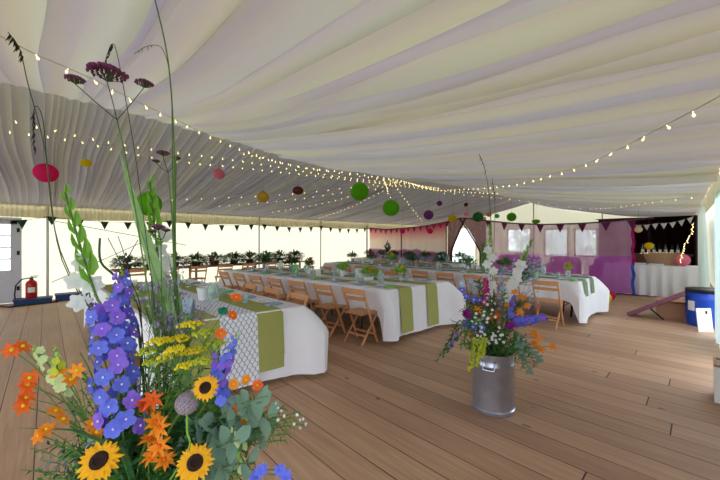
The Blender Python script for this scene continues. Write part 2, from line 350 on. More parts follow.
def build_shell():
    rc = random.Random(3)
    def creases(lo, hi, wlo, whi, dlo, dhi):
        rows = []; y = YN                 # (base y, crease depth, sideways lean, offset from crease)
        while y < YF:
            sp = rc.uniform(lo, hi)*(1 if rc.random() < .65 else 1.9); d = rc.uniform(dlo, dhi)*(1.0 if rc.random() < .8 else 1.5); w = rc.uniform(wlo, whi); ln = rc.choice((-1, -1, 1))*rc.uniform(.2, .8)
            for q in (-.5, -.38, -.27, -.17, -.10, -.05, -.02, 0, .02, .05, .10, .17, .27, .38):
                rows.append((y+sp*(.5+q), d, ln, q*sp, w, sp, rc.random()*0+len(rows)//14))
            y += sp
        return rows
    def strip(rows, nx, surf, drift, mt):
        m = MB(); vs = []; n = len(rows)
        for (yb, d, ln, off, w, sp, idx) in rows:
            yb = min(yb, YF)
            for k in range(nx+1):
                v = k/nx; e = .45+.75*abs(noise.noise(V((idx*1.7, v*2.2, d*9))))+.35*noise.noise(V((idx*.37, v*1.1, 4)))
                h = math.exp(-abs(off)/w)*d*max(.12, e*1.25-.12); bl = (1-(2*off/sp)**2)*0+min(.12*sp, .03)*math.cos(PI*off/sp)*-1
                fade = surf(v, yb)[3]
                y = yb+drift(yb, v)+ln*h*.7*fade; x, _, z, _f = surf(v, yb)
                vs.append((x, min(y, YF), z-(h-bl*.8)*fade))
        m.add(vs, [(i*(nx+1)+k, (i+1)*(nx+1)+k, (i+1)*(nx+1)+k+1, i*(nx+1)+k+1) for i in range(n-1) for k in range(nx)])
        o = m.build('ceiling', MT[mt]); tag(o, kind='structure')
    def s1(v, y):
        e = eave_x(y); x = XR_RIDGE+(e-XR_RIDGE)*v; return (x, y, near_z(x, y), min(1, .35+v*3))
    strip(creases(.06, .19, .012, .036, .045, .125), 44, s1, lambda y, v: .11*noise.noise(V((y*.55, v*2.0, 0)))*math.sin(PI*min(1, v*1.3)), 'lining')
    def s2(v, y):
        x = XL+(XR_RIDGE-XL)*v; return (x, y, 2.38+(ridge_z(y)+.03-2.38)*(v*.85+.15*v*v)-.06*math.sin(PI*v), min(1, .5+v*2)*(1-.75*v**5))
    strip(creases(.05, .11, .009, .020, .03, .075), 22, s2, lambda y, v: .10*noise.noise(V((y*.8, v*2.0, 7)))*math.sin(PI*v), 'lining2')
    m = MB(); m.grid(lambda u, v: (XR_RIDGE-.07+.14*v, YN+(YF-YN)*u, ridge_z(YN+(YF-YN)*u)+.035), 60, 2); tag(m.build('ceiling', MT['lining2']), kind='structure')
    # floor and ground
    m = MB(); m.box(((XL+.6)/2-.1, (YN+YF)/2, -.05), (abs(XL)+1.0, YF-YN+.2, .1)); tag(m.build('floor', MT['floor'], smooth=False), kind='structure')
    m = MB(); m.grid(lambda u, v: (-60+100*u, -40+100*v, -.12), 4, 4); tag(m.build('ground', MT['grass']), kind='structure')
    # left wall
    dy0, dy1 = -1.42, -.46
    def wall(y0, y1, z0=0, z1=2.36, name='wall_left', x=XL-.06, mt='wallc'):
        m = MB(); n = max(2, int((y1-y0)/.05))
        m.grid(lambda u, v: (x+.012*math.sin(u*(y1-y0)*4)*(1-v), y0+(y1-y0)*u, z0+(z1-z0)*v), n, 6)
        return tag(m.build(name, MT[mt]), kind='structure')
    wall(dy1, YF); wall(YN, dy0); wall(dy0, dy1, 2.02, 2.36)
    m = MB()
    def va(u, v):
        y = YN+(YF-YN)*u; g = .012*math.sin(y*70+4*noise.noise(V((y*3, 0, 0))))+.02*noise.noise(V((y*5, v, 0)))
        return (XL+.05+g*(.4+v), y, 2.40-(.35+.015*math.sin(y*2.2))*v)
    m.grid(va, 1500, 4); tag(m.build('trim_1', MT['valance']), kind='structure')
    m = MB()
    def vr(u, v):
        y = YN+(YF-YN)*u; g = .012*math.sin(y*60+4*noise.noise(V((y*3, 0, 9))))
        return (eave_x(y)-.01+.1*v+g*(.4+v), y, 2.44-.30*v)
    m.grid(vr, 1100, 4); tag(m.build('trim_2', MT['valance']), kind='structure')
    # right wall: solid near the camera, sheer white panels further on, a gap between
    def rwall(y0, y1, name, mt, off=.16):
        m = MB(); n = int((y1-y0)/.03)
        m.grid(lambda u, v: (eave_x(y0+(y1-y0)*u)+off+.12*(1-v), y0+(y1-y0)*u, 2.32*v), n, 4)
        return tag(m.build(name, MT[mt]), kind='structure')
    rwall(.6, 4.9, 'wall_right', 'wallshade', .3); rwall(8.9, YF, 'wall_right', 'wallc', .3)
    m = MB(); m.grid(lambda u, v: (XL+4.4*u, YN, 2.36*v), 8, 4); tag(m.build('wall_near', MT['wallg']), kind='structure')
build_shell()

def gx(px):
    r = (px-360)/F_PX; return (r*.6921*YF-.7218*YF)/(.6921+.7218*r)
def gz(px, py):
    X = gx(px); return EYE-(py-HOR)/F_PX*(-.7218*X+.6921*YF)
wins = [(452, 476, 228, 264), (508, 531, 229, 252), (545, 568, 229, 256), (575, 597, 229, 256)]
def build_gable():
    W = sorted([(gx(a), gx(b), gz((a+b)/2, d), gz((a+b)/2, c)) for a, b, c, d in wins])
    m = MB(); xs = [XL]; y = YF
    x = XL
    for x0, x1, z0, z1 in W:
        m.grid(lambda u, v, a=x, b=x0: (a+(b-a)*u, y, 2.36*v), 6, 4)
        m.grid(lambda u, v: (x0+(x1-x0)*u, y, z0*v), 3, 3); m.grid(lambda u, v: (x0+(x1-x0)*u, y, z1+(2.36-z1)*v), 3, 2); x = x1
    m.grid(lambda u, v, a=x: (a+(.25-a)*u, y, 2.36*v), 6, 4)
    def top(u, v):
        x = XL+(11.2)*u
        zt = 2.37+(3.36-2.37)*(x-XL)/(XR_RIDGE-XL) if x < XR_RIDGE else near_z(x, YF)
        return (x, y, 2.36+(zt+.02-2.36)*v)
    m.grid(top, 40, 3); tag(m.build('wall_far', MT['wallg']), kind='structure')
    for i, (x0, x1, z0, z1) in enumerate(W):
        r = MB(); t = .05
        for a, b in (((x0, z0), (x1, z0)), ((x0, z1), (x1, z1)), ((x0, z0), (x0, z1)), ((x1, z0), (x1, z1))):
            r.bar((a[0], y-.02, a[1]), (b[0], y-.02, b[1]), .05, .05, up=V((0, 1, 0)))
        w = tag(r.build('window_%d' % (i+1), MT['wallg']), kind='structure')
        p = MB(); p.box(((x0+x1)/2, y, (z0+z1)/2), (x1-x0, .01, z1-z0)); p.build('window_pane', MT['pvc'], w)
build_gable()

def tent_pole(x, y, z, label, r=.028):
    m = MB(); m.tube([(x, y, 0), (x, y, z*.5), (x, y, z)], r, n=10); m.lathe([(r*1.9, 0), (r*1.9, .02), (r, .03)], (x, y, 0), 12); m.lathe([(r*1.4, z-.06), (r*1.4, z)], (x, y, 0), 12)
    return tag(m.build('tent_pole', MT['pole']), label, 'tent pole', 'poles of the marquee')
for k in range(0, 7):
    tent_pole(XL+.02, BAY*k+.02, 2.34, ['pale grey tent pole right of the red fire extinguisher', 'pale tent pole in the left wall, second from the door', 'pale tent pole in the cream wall, third from the door', 'pale tent pole in the cream wall, fourth from the door', 'tent pole in the corner beside the pink tapestry', 'tent pole hidden behind the pink tapestry, nearer one', 'tent pole in the far corner behind the tapestry'][k])
tent_pole(XR_RIDGE, YF-.06, 3.3, 'grey pole rising to the peak of the far gable')
tent_pole(-2.9, YF-.06, 2.8, 'grey gable pole to the right of the peak pole, behind the purple net')

def build_door():
    m = MB(); y0, y1, h = -1.40, -.50, 2.0; X = XL-.03
    t = empty('door_1', (X, -.95, 0)); tag(t, kind='structure')
    def loc(b, name, mt, **k):
        o = b.build(name, MT[mt], t, **k); o.matrix_parent_inverse = t.matrix_basis.inverted(); return o
    f = MB(); f.box((X, y0-.03, h/2), (.1, .07, h)); f.box((X, y1+.03, h/2), (.1, .07, h)); f.box((X, (y0+y1)/2, h+.02), (.1, y1-y0+.13, .07)); loc(f, 'door_frame', 'door', smooth=False)
    l = MB(); l.box((X, (y0+y1)/2, .4), (.045, y1-y0, .78)); l.box((X, y0+.06, 1.38), (.045, .12, 1.2)); l.box((X, y1-.06, 1.38), (.045, .12, 1.2)); l.box((X, (y0+y1)/2, 1.94), (.045, y1-y0, .1))
    for k in range(1, 4): l.box((X, (y0+y1)/2, .79+.275*k*1.0), (.04, y1-y0, .03))
    for k in (1, 2): l.box((X, y0+.12+k*(y1-y0-.24)/3, 1.35), (.04, .03, 1.15))
    loc(l, 'door_leaf', 'door', smooth=False)
    g = MB(); g.box((X, (y0+y1)/2, 1.34), (.008, y1-y0-.2, 1.12)); loc(g, 'glazing', 'pvc', smooth=False)
    for z in (.35, 1.2, 1.75):
        q = MB(); q.box((X+.04, y1+.01, z), (.03, .05, .1)); loc(q, 'hinge', 'metal_dark', smooth=False)
build_door()

# ------------------------------------------------------------------ tables
def cloth_table(o, u, L, W, H, drop_end, drop_side, cloth_label, seed, runners, drop_far=None, skew=0):
    """o = near/right top corner, u = unit vector down the table, v across"""
    o = V((o[0], o[1], 0)); u = V((u[0], u[1], 0)).normalized(); v = V((-u.y, u.x, 0)) if False else V((u.y, -u.x, 0))
    if v.y < 0: v = -v
    rr = random.Random(seed); ph = [rr.uniform(0, 6) for _ in range(4)]
    # outline walk: near side from far end to right end, right end, far side, left end
    pts = []; R = .03; step = .035
    sides = [((L, 0), (0, 0), (0, -1), drop_side), ((0, 0), (0, W), (-1, 0), drop_end), ((0, W), (L, W), (0, 1), drop_side), ((L, W), (L, 0), (1, 0), drop_far or drop_end)]
    for (a, b, nrm, dr), nxt in zip(sides, sides[1:]+sides[:1]):
        d = math.dist(a, b); n = int(d/step)
        for i in range(n):
            t = i/n; cw = max(0, 1-min(t*d, (1-t)*d)/.30)
            pts.append((a[0]+(b[0]-a[0])*t, a[1]+(b[1]-a[1])*t, nrm, dr, cw, t*d, d))
        for k in range(1, 5):                     # corner fan
            q = k/5*PI/2; n2 = (nrm[0]*math.cos(q)+nxt[2][0]*math.sin(q), nrm[1]*math.cos(q)+nxt[2][1]*math.sin(q))
            pts.append((b[0], b[1], n2, max(dr, nxt[3])*(1.0), 1.0, 0, 1))
    N = len(pts); T = 12; grid = []
    acc = 0
    # smooth the drop lengths
    dl = [p[3] for p in pts]
    for _ in range(4): dl = [max(dl[i], .5*dl[i]+.25*dl[i-1]+.25*dl[(i+1) % N]) if pts[i][3] > .5 else (.4*dl[i]+.3*dl[i-1]+.3*dl[(i+1) % N]) for i in range(N)]
    m = MB()
    def wp(a, b, z): return o+u*(a-skew*b)+v*b+V((0, 0, z))
    ring = []
    for i, (a, b, nrm, dr, cw, s, d) in enumerate(pts):
        col = []; acc += step
        for j in range(T+1):
            t = j/T; wv = .016*math.sin(acc*9+ph[0])+.010*math.sin(acc*21+ph[1])+.008*math.sin(acc*4+ph[2])
            far = 1.0 if (b > W*.5) else .42
            out = .012+.05*t*(dr > .5)+.25*far*cw*cw*min(1, t/.38)**.85*(1-.22*t)+wv*t*1.3
            if nrm[1] == 0 and cw < .01: out = .012+.04*t+wv*.6*t
            z = H - dl[i]*t + (.012 if j == 0 else 0)
            z = max(z, .015)
            col.append(wp(a+nrm[0]*out*(0 if j == 0 else 1), b+nrm[1]*out*(0 if j == 0 else 1), z))
        ring.append(col)
    vs = [p for c in ring for p in c]; fs = []
    for i in range(N):
        k = (i+1) % N
        for j in range(T): fs.append((i*(T+1)+j, i*(T+1)+j+1, k*(T+1)+j+1, k*(T+1)+j))
    fs.append(tuple(i*(T+1) for i in range(N)))
    m.add(vs, fs); cl = m.build('tablecloth', MT['white']); tag(cl, cloth_label, 'tablecloth')
    for (b0, b1, mt, dr, lab, wave) in runners:
        r = MB(); n = int(L/.06)
        def fn(q, w):
            s = -dr + q*(L+dr*1.0-.05); b = b0+(b1-b0)*w
            if s < 0:
                t = -s/.70; wv = .010*math.sin(b*9+ph[1])
                return wp(-(.02+.045*t+wv*t)-.006, b, H+.018+s)
            return wp(s-.012 if s < .03 else s, b, H+.018)
        r.grid(fn, n, 6); tag(r.build('table_runner', MT[mt]), lab, 'table runner')
    return o, u, v
def table_frame():
    t = empty('trestle_table', (0, 0, 0), 0, '', 'table')
    m = MB(); m.box((0, 0, .72), (1.78, .66, .03)); m.build('tabletop', MT['board'], t, bevel=.004)
    for sx in (-1, 1):
        for sy in (-1, 1):
            l = MB(); l.tube([(sx*.72, sy*.27, .705), (sx*.66, sy*.28, .35), (sx*.64, sy*.29, .0)], .013, n=8); l.build('leg', MT['metal_dark'], t)
        for xx, zz in ((.655, .3), (.71, .69)): b = MB(); b.tube([(sx*xx, -.28, zz), (sx*xx, .28, zz)], .01, n=6); b.build('crossbar', MT['metal_dark'], t)
        b = MB(); b.tube([(sx*.66, 0, .3), (sx*.2, 0, .70)], .008, n=6); b.build('brace', MT['metal_dark'], t)
    return t
TF = None
def row_tables(o, u, v, L, W, name):
    global TF
    n = int(L/1.8); g = 0
    for i in range(n):
        for j in (0, 1):
            c = o+u*(L/n*(i+.5))+v*(W*(.26+.48*j)); c.z = 0; g += 1
            lab = 'trestle table under cloth of %s, %s from near end%s' % (name, ORD[i], ', far side' if j else '')
            rz = math.atan2(u.y, u.x)
            if TF is None: TF = table_frame(); TF.location = c; TF.rotation_euler.z = rz; TF['label'] = lab; TF['group'] = 'trestle tables'
            else: dup(TF, c, rz, lab, 'trestle tables')
# table A (foreground, lattice runner)
LA = 3.7
oA, uA, vA = cloth_table((-3.22, .68), (-1, -.03), LA, 1.42, .75, .69, .36, 'white tablecloth with lattice and olive runners on the nearest table', 1,
    [(.50, .86, 'lattice', .70, 'white runner with blue lattice pattern and fringe on the nearest table', 0),
     (.04, .50, 'green_cloth', .58, 'olive runner left of the lattice runner on the nearest table', 0),
     (.86, 1.14, 'green_cloth', .60, 'olive runner right of the lattice runner on the nearest table', 0)], skew=.12)
row_tables(oA, uA, vA, LA, 1.38, 'the nearest table')
LB = 5.0
oB, uB, vB = cloth_table((-3.17, 3.60), (-1, -.085), LB, 1.52, .76, .69, .38, 'long white tablecloth on the middle table with two olive stripes at its end', 2,
    [(.22, .50, 'green_cloth', .67, 'olive runner on the middle long table, left stripe at its end', 0),
     (.86, 1.14, 'green_cloth', .67, 'olive runner on the middle long table, right stripe at its end', 0)], skew=.14)
row_tables(oB, uB, vB, LB, 1.52, 'the middle table')
LC = 7.2
oC, uC, vC = cloth_table((-1.50, 6.78), (-1, -.01), LC, 1.35, .75, .68, .34, 'white tablecloth on the far long table reaching to the purple net', 3,
    [(.25, .55, 'sage', .3, 'sage green runner along the near half of the far long table', 0), (.85, 1.1, 'sage', .3, 'sage green runner along the far half of the far long table', 0)])
row_tables(oC, uC, vC, LC, 1.35, 'the far table')
LD = 5.0
oD, uD, vD = cloth_table((-5.2, 9.35), (-1, 0), LD, .9, .75, .5, .34, 'white tablecloth on the table in front of the pink tapestry', 4,
    [(.3, .6, 'sage', .2, 'sage green runner on the table in front of the tapestry', 0)])
row_tables(oD, uD, vD, LD, .9, 'the tapestry table')

def make_sidetable():
    # bare board table along the left wall carrying foliage
    t = empty('side_table', (-10.3, 4.0, 0), 0, 'long bare wooden side table along the cream wall under dark foliage', 'table')
    m = MB(); m.box((0, 0, .74), (.7, 5.6, .04)); m.build('tabletop', MT['wood_dark'], t)
    for x in (-.28, .28):
        for y in (-2.6, -.9, .9, 2.6):
            l = MB(); l.box((x, y, .36), (.05, .05, .72)); l.build('leg', MT['wood_dark'], t)
make_sidetable()

# ------------------------------------------------------------------ folding chairs
def make_chair():
    """slatted folding chair, faces +Y, origin at floor centre"""
    t = empty('folding_chair', (0, 0, 0), 0, '', 'chair'); w = .20
    f = lambda z: -.20+.33*(1-z/.80)            # long frame: back top to front feet
    for s in (-1, 1):
        m = MB(); m.bar((s*w, f(.80), .80), (s*w, f(.0), .0), .022, .034, up=V((0, 1, 0))); m.build('back_post', MT['wood'], t, smooth=False, bevel=.004)
        m = MB(); m.bar((s*(w-.03), -.19, .0), (s*(w-.03), .17, .43), .020, .032, up=V((0, 1, 0))); m.build('leg', MT['wood'], t, smooth=False, bevel=.004)
    prev_ = t
    for z, h in ((.765, .075), (.66, .045)):
        m = MB(); y = f(z)-.006
        m.grid(lambda q, r, z=z, h=h, y=y: (-w-.01+(2*w+.02)*q, y-.012+.02*(1-(2*q-1)**2)*-1, z+h*(r-.5)), 8, 1)
        m.grid(lambda q, r, z=z, h=h, y=y: (w+.01-(2*w+.02)*q, y+.006-.02*(1-(2*q-1)**2), z+h*(r-.5)), 8, 1)
        m.box((0, y-.003-.018, z+h/2), (.3, .018, .004)); m.box((0, y-.003-.018, z-h/2), (.3, .018, .004))
        prev_ = m.build('backrest' if prev_ is t else 'slat', MT['wood'], prev_)
    m = MB()
    for k in range(6): m.box((0, -.165+.068*k, .445-.006*abs(k-2.5)/2.5+.0), (2*w-.03, .056, .014))
    for s in (-1, 1): m.box((s*(w-.06), 0, .43), (.02, .37, .022))
    m.build('seat', MT['wood'], t, smooth=False, bevel=.003)
    for (y, z, ww) in ((f(.13), .13, 2*w), (-.19+.36*.12/.43, .12, 2*w-.06)):
        m = MB(); m.bar((-ww/2, y, z), (ww/2, y, z), .016, .03); m.build('stretcher', MT['wood'], t, smooth=False)
    return t
CH = make_chair(); used = [False]
def chair(p, rz, label, group):
    p = V((p[0], p[1], 0))
    rz += rnd.uniform(-.04, .04)
    if not used[0]:
        used[0] = True; CH.location = p; CH.rotation_euler.z = rz; CH['label'] = label; CH['group'] = group; return CH
    return dup(CH, p, rz, label, group)
for k in range(7):
    s = .36+.66*k; p = oB+uB*s - vB*.17
    chair(p, math.atan2(uB.y, uB.x)+PI, 'slatted folding chair on aisle side of middle table, %s from its near end' % ORD[k], 'folding chairs along the middle table')
for k in range(5):
    p = oB+uB*(1.5+.68*k)+vB*(1.52+.32)
    chair(p, math.atan2(uB.y, uB.x), 'wooden folding chair behind the middle table, %s from its near end' % ORD[k], 'folding chairs behind the middle table')
for k in range(3):
    p = oA+uA*(.38+.66*k)+vA*(1.42+.10)
    chair(p, math.atan2(uA.y, uA.x), 'wooden folding chair behind the nearest table, %s from its right end' % ORD[k], 'folding chairs behind the nearest table')
for k in range(9):
    p = V((-1.87-.66*k, 6.42, 0))
    chair(p, 0, ('wooden folding chair at right end of the far table, seen from behind' if k == 0 else 'wooden folding chair along far table, %s from its right end' % ORD[k]), 'folding chairs along the far table')
for k in range(4):
    p = V((-5.9-.75*k, 9.1, 0)); chair(p, 0, 'folding chair in front of the tapestry table, %s from its right end' % ORD[k], 'folding chairs at the tapestry table')
for k in range(7):
    chair((-9.75, 1.6+.72*k), PI/2, 'wooden folding chair at the cream wall side table, %s from the left' % ORD[k], 'folding chairs at the side table')

# ------------------------------------------------------------------ partition: tapestry, door curtains, purple net
YP = 11.42
def top_line(pts):
    def f(x):
        for (a, za), (b, zb) in zip(pts, pts[1:]):
            if a <= x <= b:
                return za+(zb-za)*(x-a)/(b-a)
        return pts[-1][1] if x > pts[-1][0] else pts[0][1]
    return f
def px_on(px, py, y=YP):
    r = (px-360)/F_PX; X = (r*.6921*y-.7218*y)/(.6921+.7218*r); d = -.7218*X+.6921*y
    return X, EYE-(py-HOR)/F_PX*d
ztop = top_line([(XL, px_on(362, 228)[1]), px_on(385, 229.5), px_on(402, 228.5), px_on(425, 226), px_on(447, 222), px_on(462, 218), px_on(490, 221), px_on(515, 223.5), px_on(545, 224.5), px_on(580, 223.5), px_on(605, 222), px_on(636, 219)])
def hang(x0, x1, z0, mt, name, label, cat, amp=.03, fr=9, y=YP, zf=None, n=None):
    m = MB(); zf = zf or ztop
    def fn(u, v):
        x = x0+(x1-x0)*u; zt = zf(x); g = amp*math.sin(x*fr+2*noise.noise(V((x, 0, y))))*(.3+.7*v)+.4*amp*math.sin(x*fr*2.7)
        return (x, y+g, zt+(z0-zt)*v)
    m.grid(fn, n or int((x1-x0)/.03), 8); return tag(m.build(name, MT[mt]), label, cat)
hang(-11.25, -6.95, .12, 'tap', 'tapestry', 'tie-dyed tapestry fading pink to cream to violet hung across the tent', 'tapestry', .025, 6)
t = MB()
for x in (px_on(364, 0)[0]+.25, px_on(402, 0)[0], px_on(447, 0)[0]):
    q = MB(); q.tube([(x, YP-.05, 0), (x, YP-.05, 1), (x, YP-.05, ztop(x)+.03)], .025, n=8)
    tag(q.build('partition_post', MT['redbrown']), 'dark wooden post holding up the tapestry, %s' % ({0: 'at its left edge', 1: 'in its middle', 2: 'at its right edge'}[len([1 for o in C.objects if o.name.startswith('partition_post')])-1]), 'post')
def tied_curtain(xa, xt, side, label):
    """curtain hung from xa at the top and tied back at xt"""
    e = empty('tied_curtain', (xt, YP, 0), 0, label, 'curtain')
    m = MB()
    def fn(u, v):
        z = ztop(xa)+(0.05-ztop(xa))*v; k = min(1, v/.55); w = (1-k)**1.1
        x = (xt + (xa-xt)*u*w + side*.20*u*(1-w*.4)) ; g = .04*math.sin(u*26)
        return (x-xt, g, z)
    m.grid(fn, 40, 16); m.build('drape', MT['taupe'], e)
    b = MB(); pts = []
    for i in range(25):
        v = i/24; z = ztop(xa)+(0.05-ztop(xa))*v; k = min(1, v/.55); w = (1-k)**1.1
        pts.append(((xa-xt)*w+side*.20*(1-w*.4), -.06, z))
    b.tube(pts, .028, n=8); b.build('beaded_trim', MT['redbrown'], e)
tied_curtain(-6.25, -6.92, 1, 'taupe tied-back door curtain beside the tapestry')
tied_curtain(-6.25, -5.35, -1, 'taupe tied-back door curtain beside the purple net')
NET = hang(-5.42, -1.27, .06, 'net', 'net_curtain', 'sheer purple net curtain hung across the lounge', 'curtain', .03, 7)
m = MB()
def rb(u, v):
    z = ztop(-1.27)+(.03-ztop(-1.27))*u; return (-1.30+.07*v+.014*math.sin(z*14), YP-.03+.03*math.sin(z*23+v), z)
m.grid(rb, 60, 3)
for i in range(len(m.m)): m.m[i] = 0 if (i//3) < 36 else 1
tag(m.build('ribbon_trim', [MT['magenta'], MT['ribbon_blue']], NET), 'twisted magenta and blue ribbon')
m = MB()
for i in range(26):
    x = -2.34+.04*i; m.tube([(x, YP-.05, 1.02), (x+.01*math.sin(i), YP-.06, .55), (x, YP-.05, .06)], .006, n=4)
tag(m.build('net_fringe', MT['plum'], NET), 'long plum fringe', kind='stuff')
m = MB(); pts = [(x, YP-.02, ztop(x)) for x in [XL+.15+i*(10.4/60) for i in range(61)]]; m.tube(pts, .022, n=6); tag(m.build('hanging_line', MT['flag_plum']), 'dark line holding the tapestry and the net', 'line')

def bunting(name_label, pts, n, size, mt, drop=True, cat='bunting'):
    root = empty('bunting', pts[0], 0, name_label, cat); o = V(pts[0]); P_ = [V(p)-o for p in pts]
    m = MB(); m.tube(P_, .006, n=5); m.build('cord', MT['cord'], root)
    L = [0]
    for a, b in zip(P_, P_[1:]): L.append(L[-1]+(b-a).length)
    for k in range(n):
        s = (k+.5)/n*L[-1]; i = max(j for j in range(len(L)-1) if L[j] <= s); q = P_[i].lerp(P_[i+1], (s-L[i])/(L[i+1]-L[i])); d = (P_[i+1]-P_[i]).normalized()
        f = MB(); tw = rnd.uniform(-.3, .3); nrm = d.cross(UP).normalized()
        a = q-d*size/2; b = q+d*size/2; c = q-UP*size*1.15+nrm*tw*size*.4
        mid = (a+b+c)/3+nrm*.006
        f.add([a, b, c, mid], [(0, 1, 3), (1, 2, 3), (2, 0, 3), (1, 0, 2)]); f.build('flag', MT[mt], root, smooth=False)
def sag_pts(anchors, sag, n=10):
    out = []
    for a, b in zip(anchors, anchors[1:]):
        a, b = V(a), V(b)
        for i in range(n): t = i/n; out.append(a.lerp(b, t)-UP*sag*4*t*(1-t))
    return out+[V(anchors[-1])]
bunting('dark green triangular bunting strung along the cream left wall', sag_pts([(XL+.14, -1.2, 2.06), (XL+.14, .05, 2.10)]+[(XL+.14, BAY*k, 2.12) for k in range(1, 5)], .10), 24, .19, 'flag_green')
bunting('rose bunting along the top of the tapestry', [(x, YP-.1, ztop(x)-.03) for x in [-11.2+.3*i for i in range(16)]], 14, .17, 'flag_red')
bunting('plum bunting along the top of the purple net', [(x, YP-.1, ztop(x)-.02) for x in [-5.5+.3*i for i in range(16)]], 8, .22, 'flag_plum')

# ------------------------------------------------------------------ lounge and bar beyond
def sofa(x, y, L, mt, label, rz=0):
    t = empty('sofa', (x, y, 0), rz, label, 'sofa')
    def soft(c, s, name, mt2=mt):
        m = MB(); nx, ny, nz = 8, 4, 4; bm = bmesh.new(); bmesh.ops.create_cube(bm, size=1); bmesh.ops.subdivide_edges(bm, edges=bm.edges, cuts=4, use_grid_fill=True)
        for v in bm.verts:
            p = v.co*2; q = V([math.copysign(abs(c_)**1, c_) for c_ in p]); l = max(abs(q.x)**6+abs(q.y)**6+abs(q.z)**6, 1)**(1/6); q /= l
            v.co = V((q.x*s[0]/2, q.y*s[1]/2, q.z*s[2]/2))+V(c)
        me = bpy.data.meshes.new(name); bm.to_mesh(me); bm.free(); me.materials.append(MT[mt2]); me.polygons.foreach_set('use_smooth', [True]*len(me.polygons))
        o = bpy.data.objects.new(name, me); C.objects.link(o); o.parent = t
    soft((0, 0, .2), (L, .8, .4), 'base'); soft((0, .32, .6), (L, .24, .6), 'backrest')
    for s in (-1, 1): soft((s*(L/2-.08), 0, .4), (.18, .8, .5), 'armrest')
    for k in range(int(L/.6)): soft((-L/2+.2+(L-.4)*(k+.5)/int(L/.6), -.03, .46), ((L-.4)/int(L/.6)-.02, .6, .16), 'cushion')
sofa(-5.4, 14.3, 1.7, 'plum', 'plum sofa in the lounge, leftmost behind the purple net'); sofa(-3.5, 13.6, 1.0, 'rose', 'rose covered armchair behind the net between the two plum sofas'); sofa(-1.9, 14.0, 1.6, 'plum', 'plum sofa behind the net nearest the bar')
def drape_wall(x0, x1, y, z1, mt, label):
    m = MB(); m.grid(lambda u, v: (x0+(x1-x0)*u, y+.05*math.sin((x0+(x1-x0)*u)*17), z1*(1-v)+.01), int((x1-x0)/.04), 4); tag(m.build('backdrop_curtain', MT[mt]), label, 'curtain')
drape_wall(-2.7, .05, 15.2, 2.28, 'darkdrape', 'dark maroon backdrop curtain behind the bar')
m = MB(); m.grid(lambda u, v: (-.1-.03*math.sin(u*30), 12.9+2.3*u, 2.2*v+.01), 40, 3); tag(m.build('backdrop_curtain', MT['darkdrape']), 'dark maroon curtain closing the right side of the bar', 'curtain')
m = MB(); m.grid(lambda u, v: (-2.5+2.5*u, 13.4+1.8*v, 2.22+.25*math.sin(PI*u*.5)*0), 10, 10); tag(m.build('bar_canopy', MT['darkdrape']), 'dark maroon canopy over the bar', 'canopy')
bc = empty('bar_counter', (-1.25, 13.4, 0), 0, 'brown bar counter behind the white clothed table', 'bar')
m = MB(); m.box((0, 0, .52), (2.1, .5, 1.04)); m.build('body', MT['brownbar'], bc, smooth=False)
m = MB(); m.box((0, 0, 1.07), (2.2, .6, .05)); m.build('countertop', MT['brownbar'], bc, smooth=False, bevel=.01)
# bar table with skirted cloth
bt = empty('bar_table', (-.98, 12.05, 0), 0, 'table under the gathered white cloth by the bar', 'table')
m = MB(); m.box((0, 0, .80), (1.9, .7, .03)); m.build('tabletop', MT['board'], bt)
for sx in (-1, 1):
    for sy in (-1, 1): m = MB(); m.tube([(sx*.85, sy*.28, 0), (sx*.85, sy*.28, .79)], .018, n=8); m.build('leg', MT['metal_dark'], bt)
m = MB(); x0, x1, y0, y1 = -1.96, 0.0, 11.66, 12.44; per = []
nn = 260
def rectpt(s):
    w, h = x1-x0, y1-y0; s = s % (2*w+2*h)
    if s < w: return x0+s, y0, 0, -1
    s -= w
    if s < h: return x1, y0+s, 1, 0
    s -= h
    if s < w: return x1-s, y1, 0, 1
    return x0, y1-(s-w), -1, 0
vs = []; fs = []; TT = 6
for i in range(nn):
    x, y, a, b = rectpt(i/nn*2*((x1-x0)+(y1-y0)))
    for j in range(TT+1):
        t = j/TT; o_ = (.004+.05*t*(1+math.sin(i*.55+.8*math.sin(i*.11))) + .02*t) if j else 0
        vs.append((x+a*o_, y+b*o_, .83-.80*t))
for i in range(nn):
    k = (i+1) % nn
    for j in range(TT): fs.append((i*(TT+1)+j, i*(TT+1)+j+1, k*(TT+1)+j+1, k*(TT+1)+j))
fs.append(tuple(i*(TT+1) for i in range(nn)))
m.add(vs, fs); tag(m.build('tablecloth', MT['white']), 'gathered white tablecloth on the bar table at right, reaching the floor', 'tablecloth')

def below(px, py, d, gap):
    """nearest distance not beyond d at which the thing hangs clear of the lining"""
    while d > 1.0:
        c = P(px, py, d); x, y = c.x, c.y
        zt = near_z(x, y) if x > XR_RIDGE else 2.37+(ridge_z(y)-2.37)*max(0, (x-XL)/(XR_RIDGE-XL))-.06
        if c.z < zt-gap: break
        d -= .05
    return d
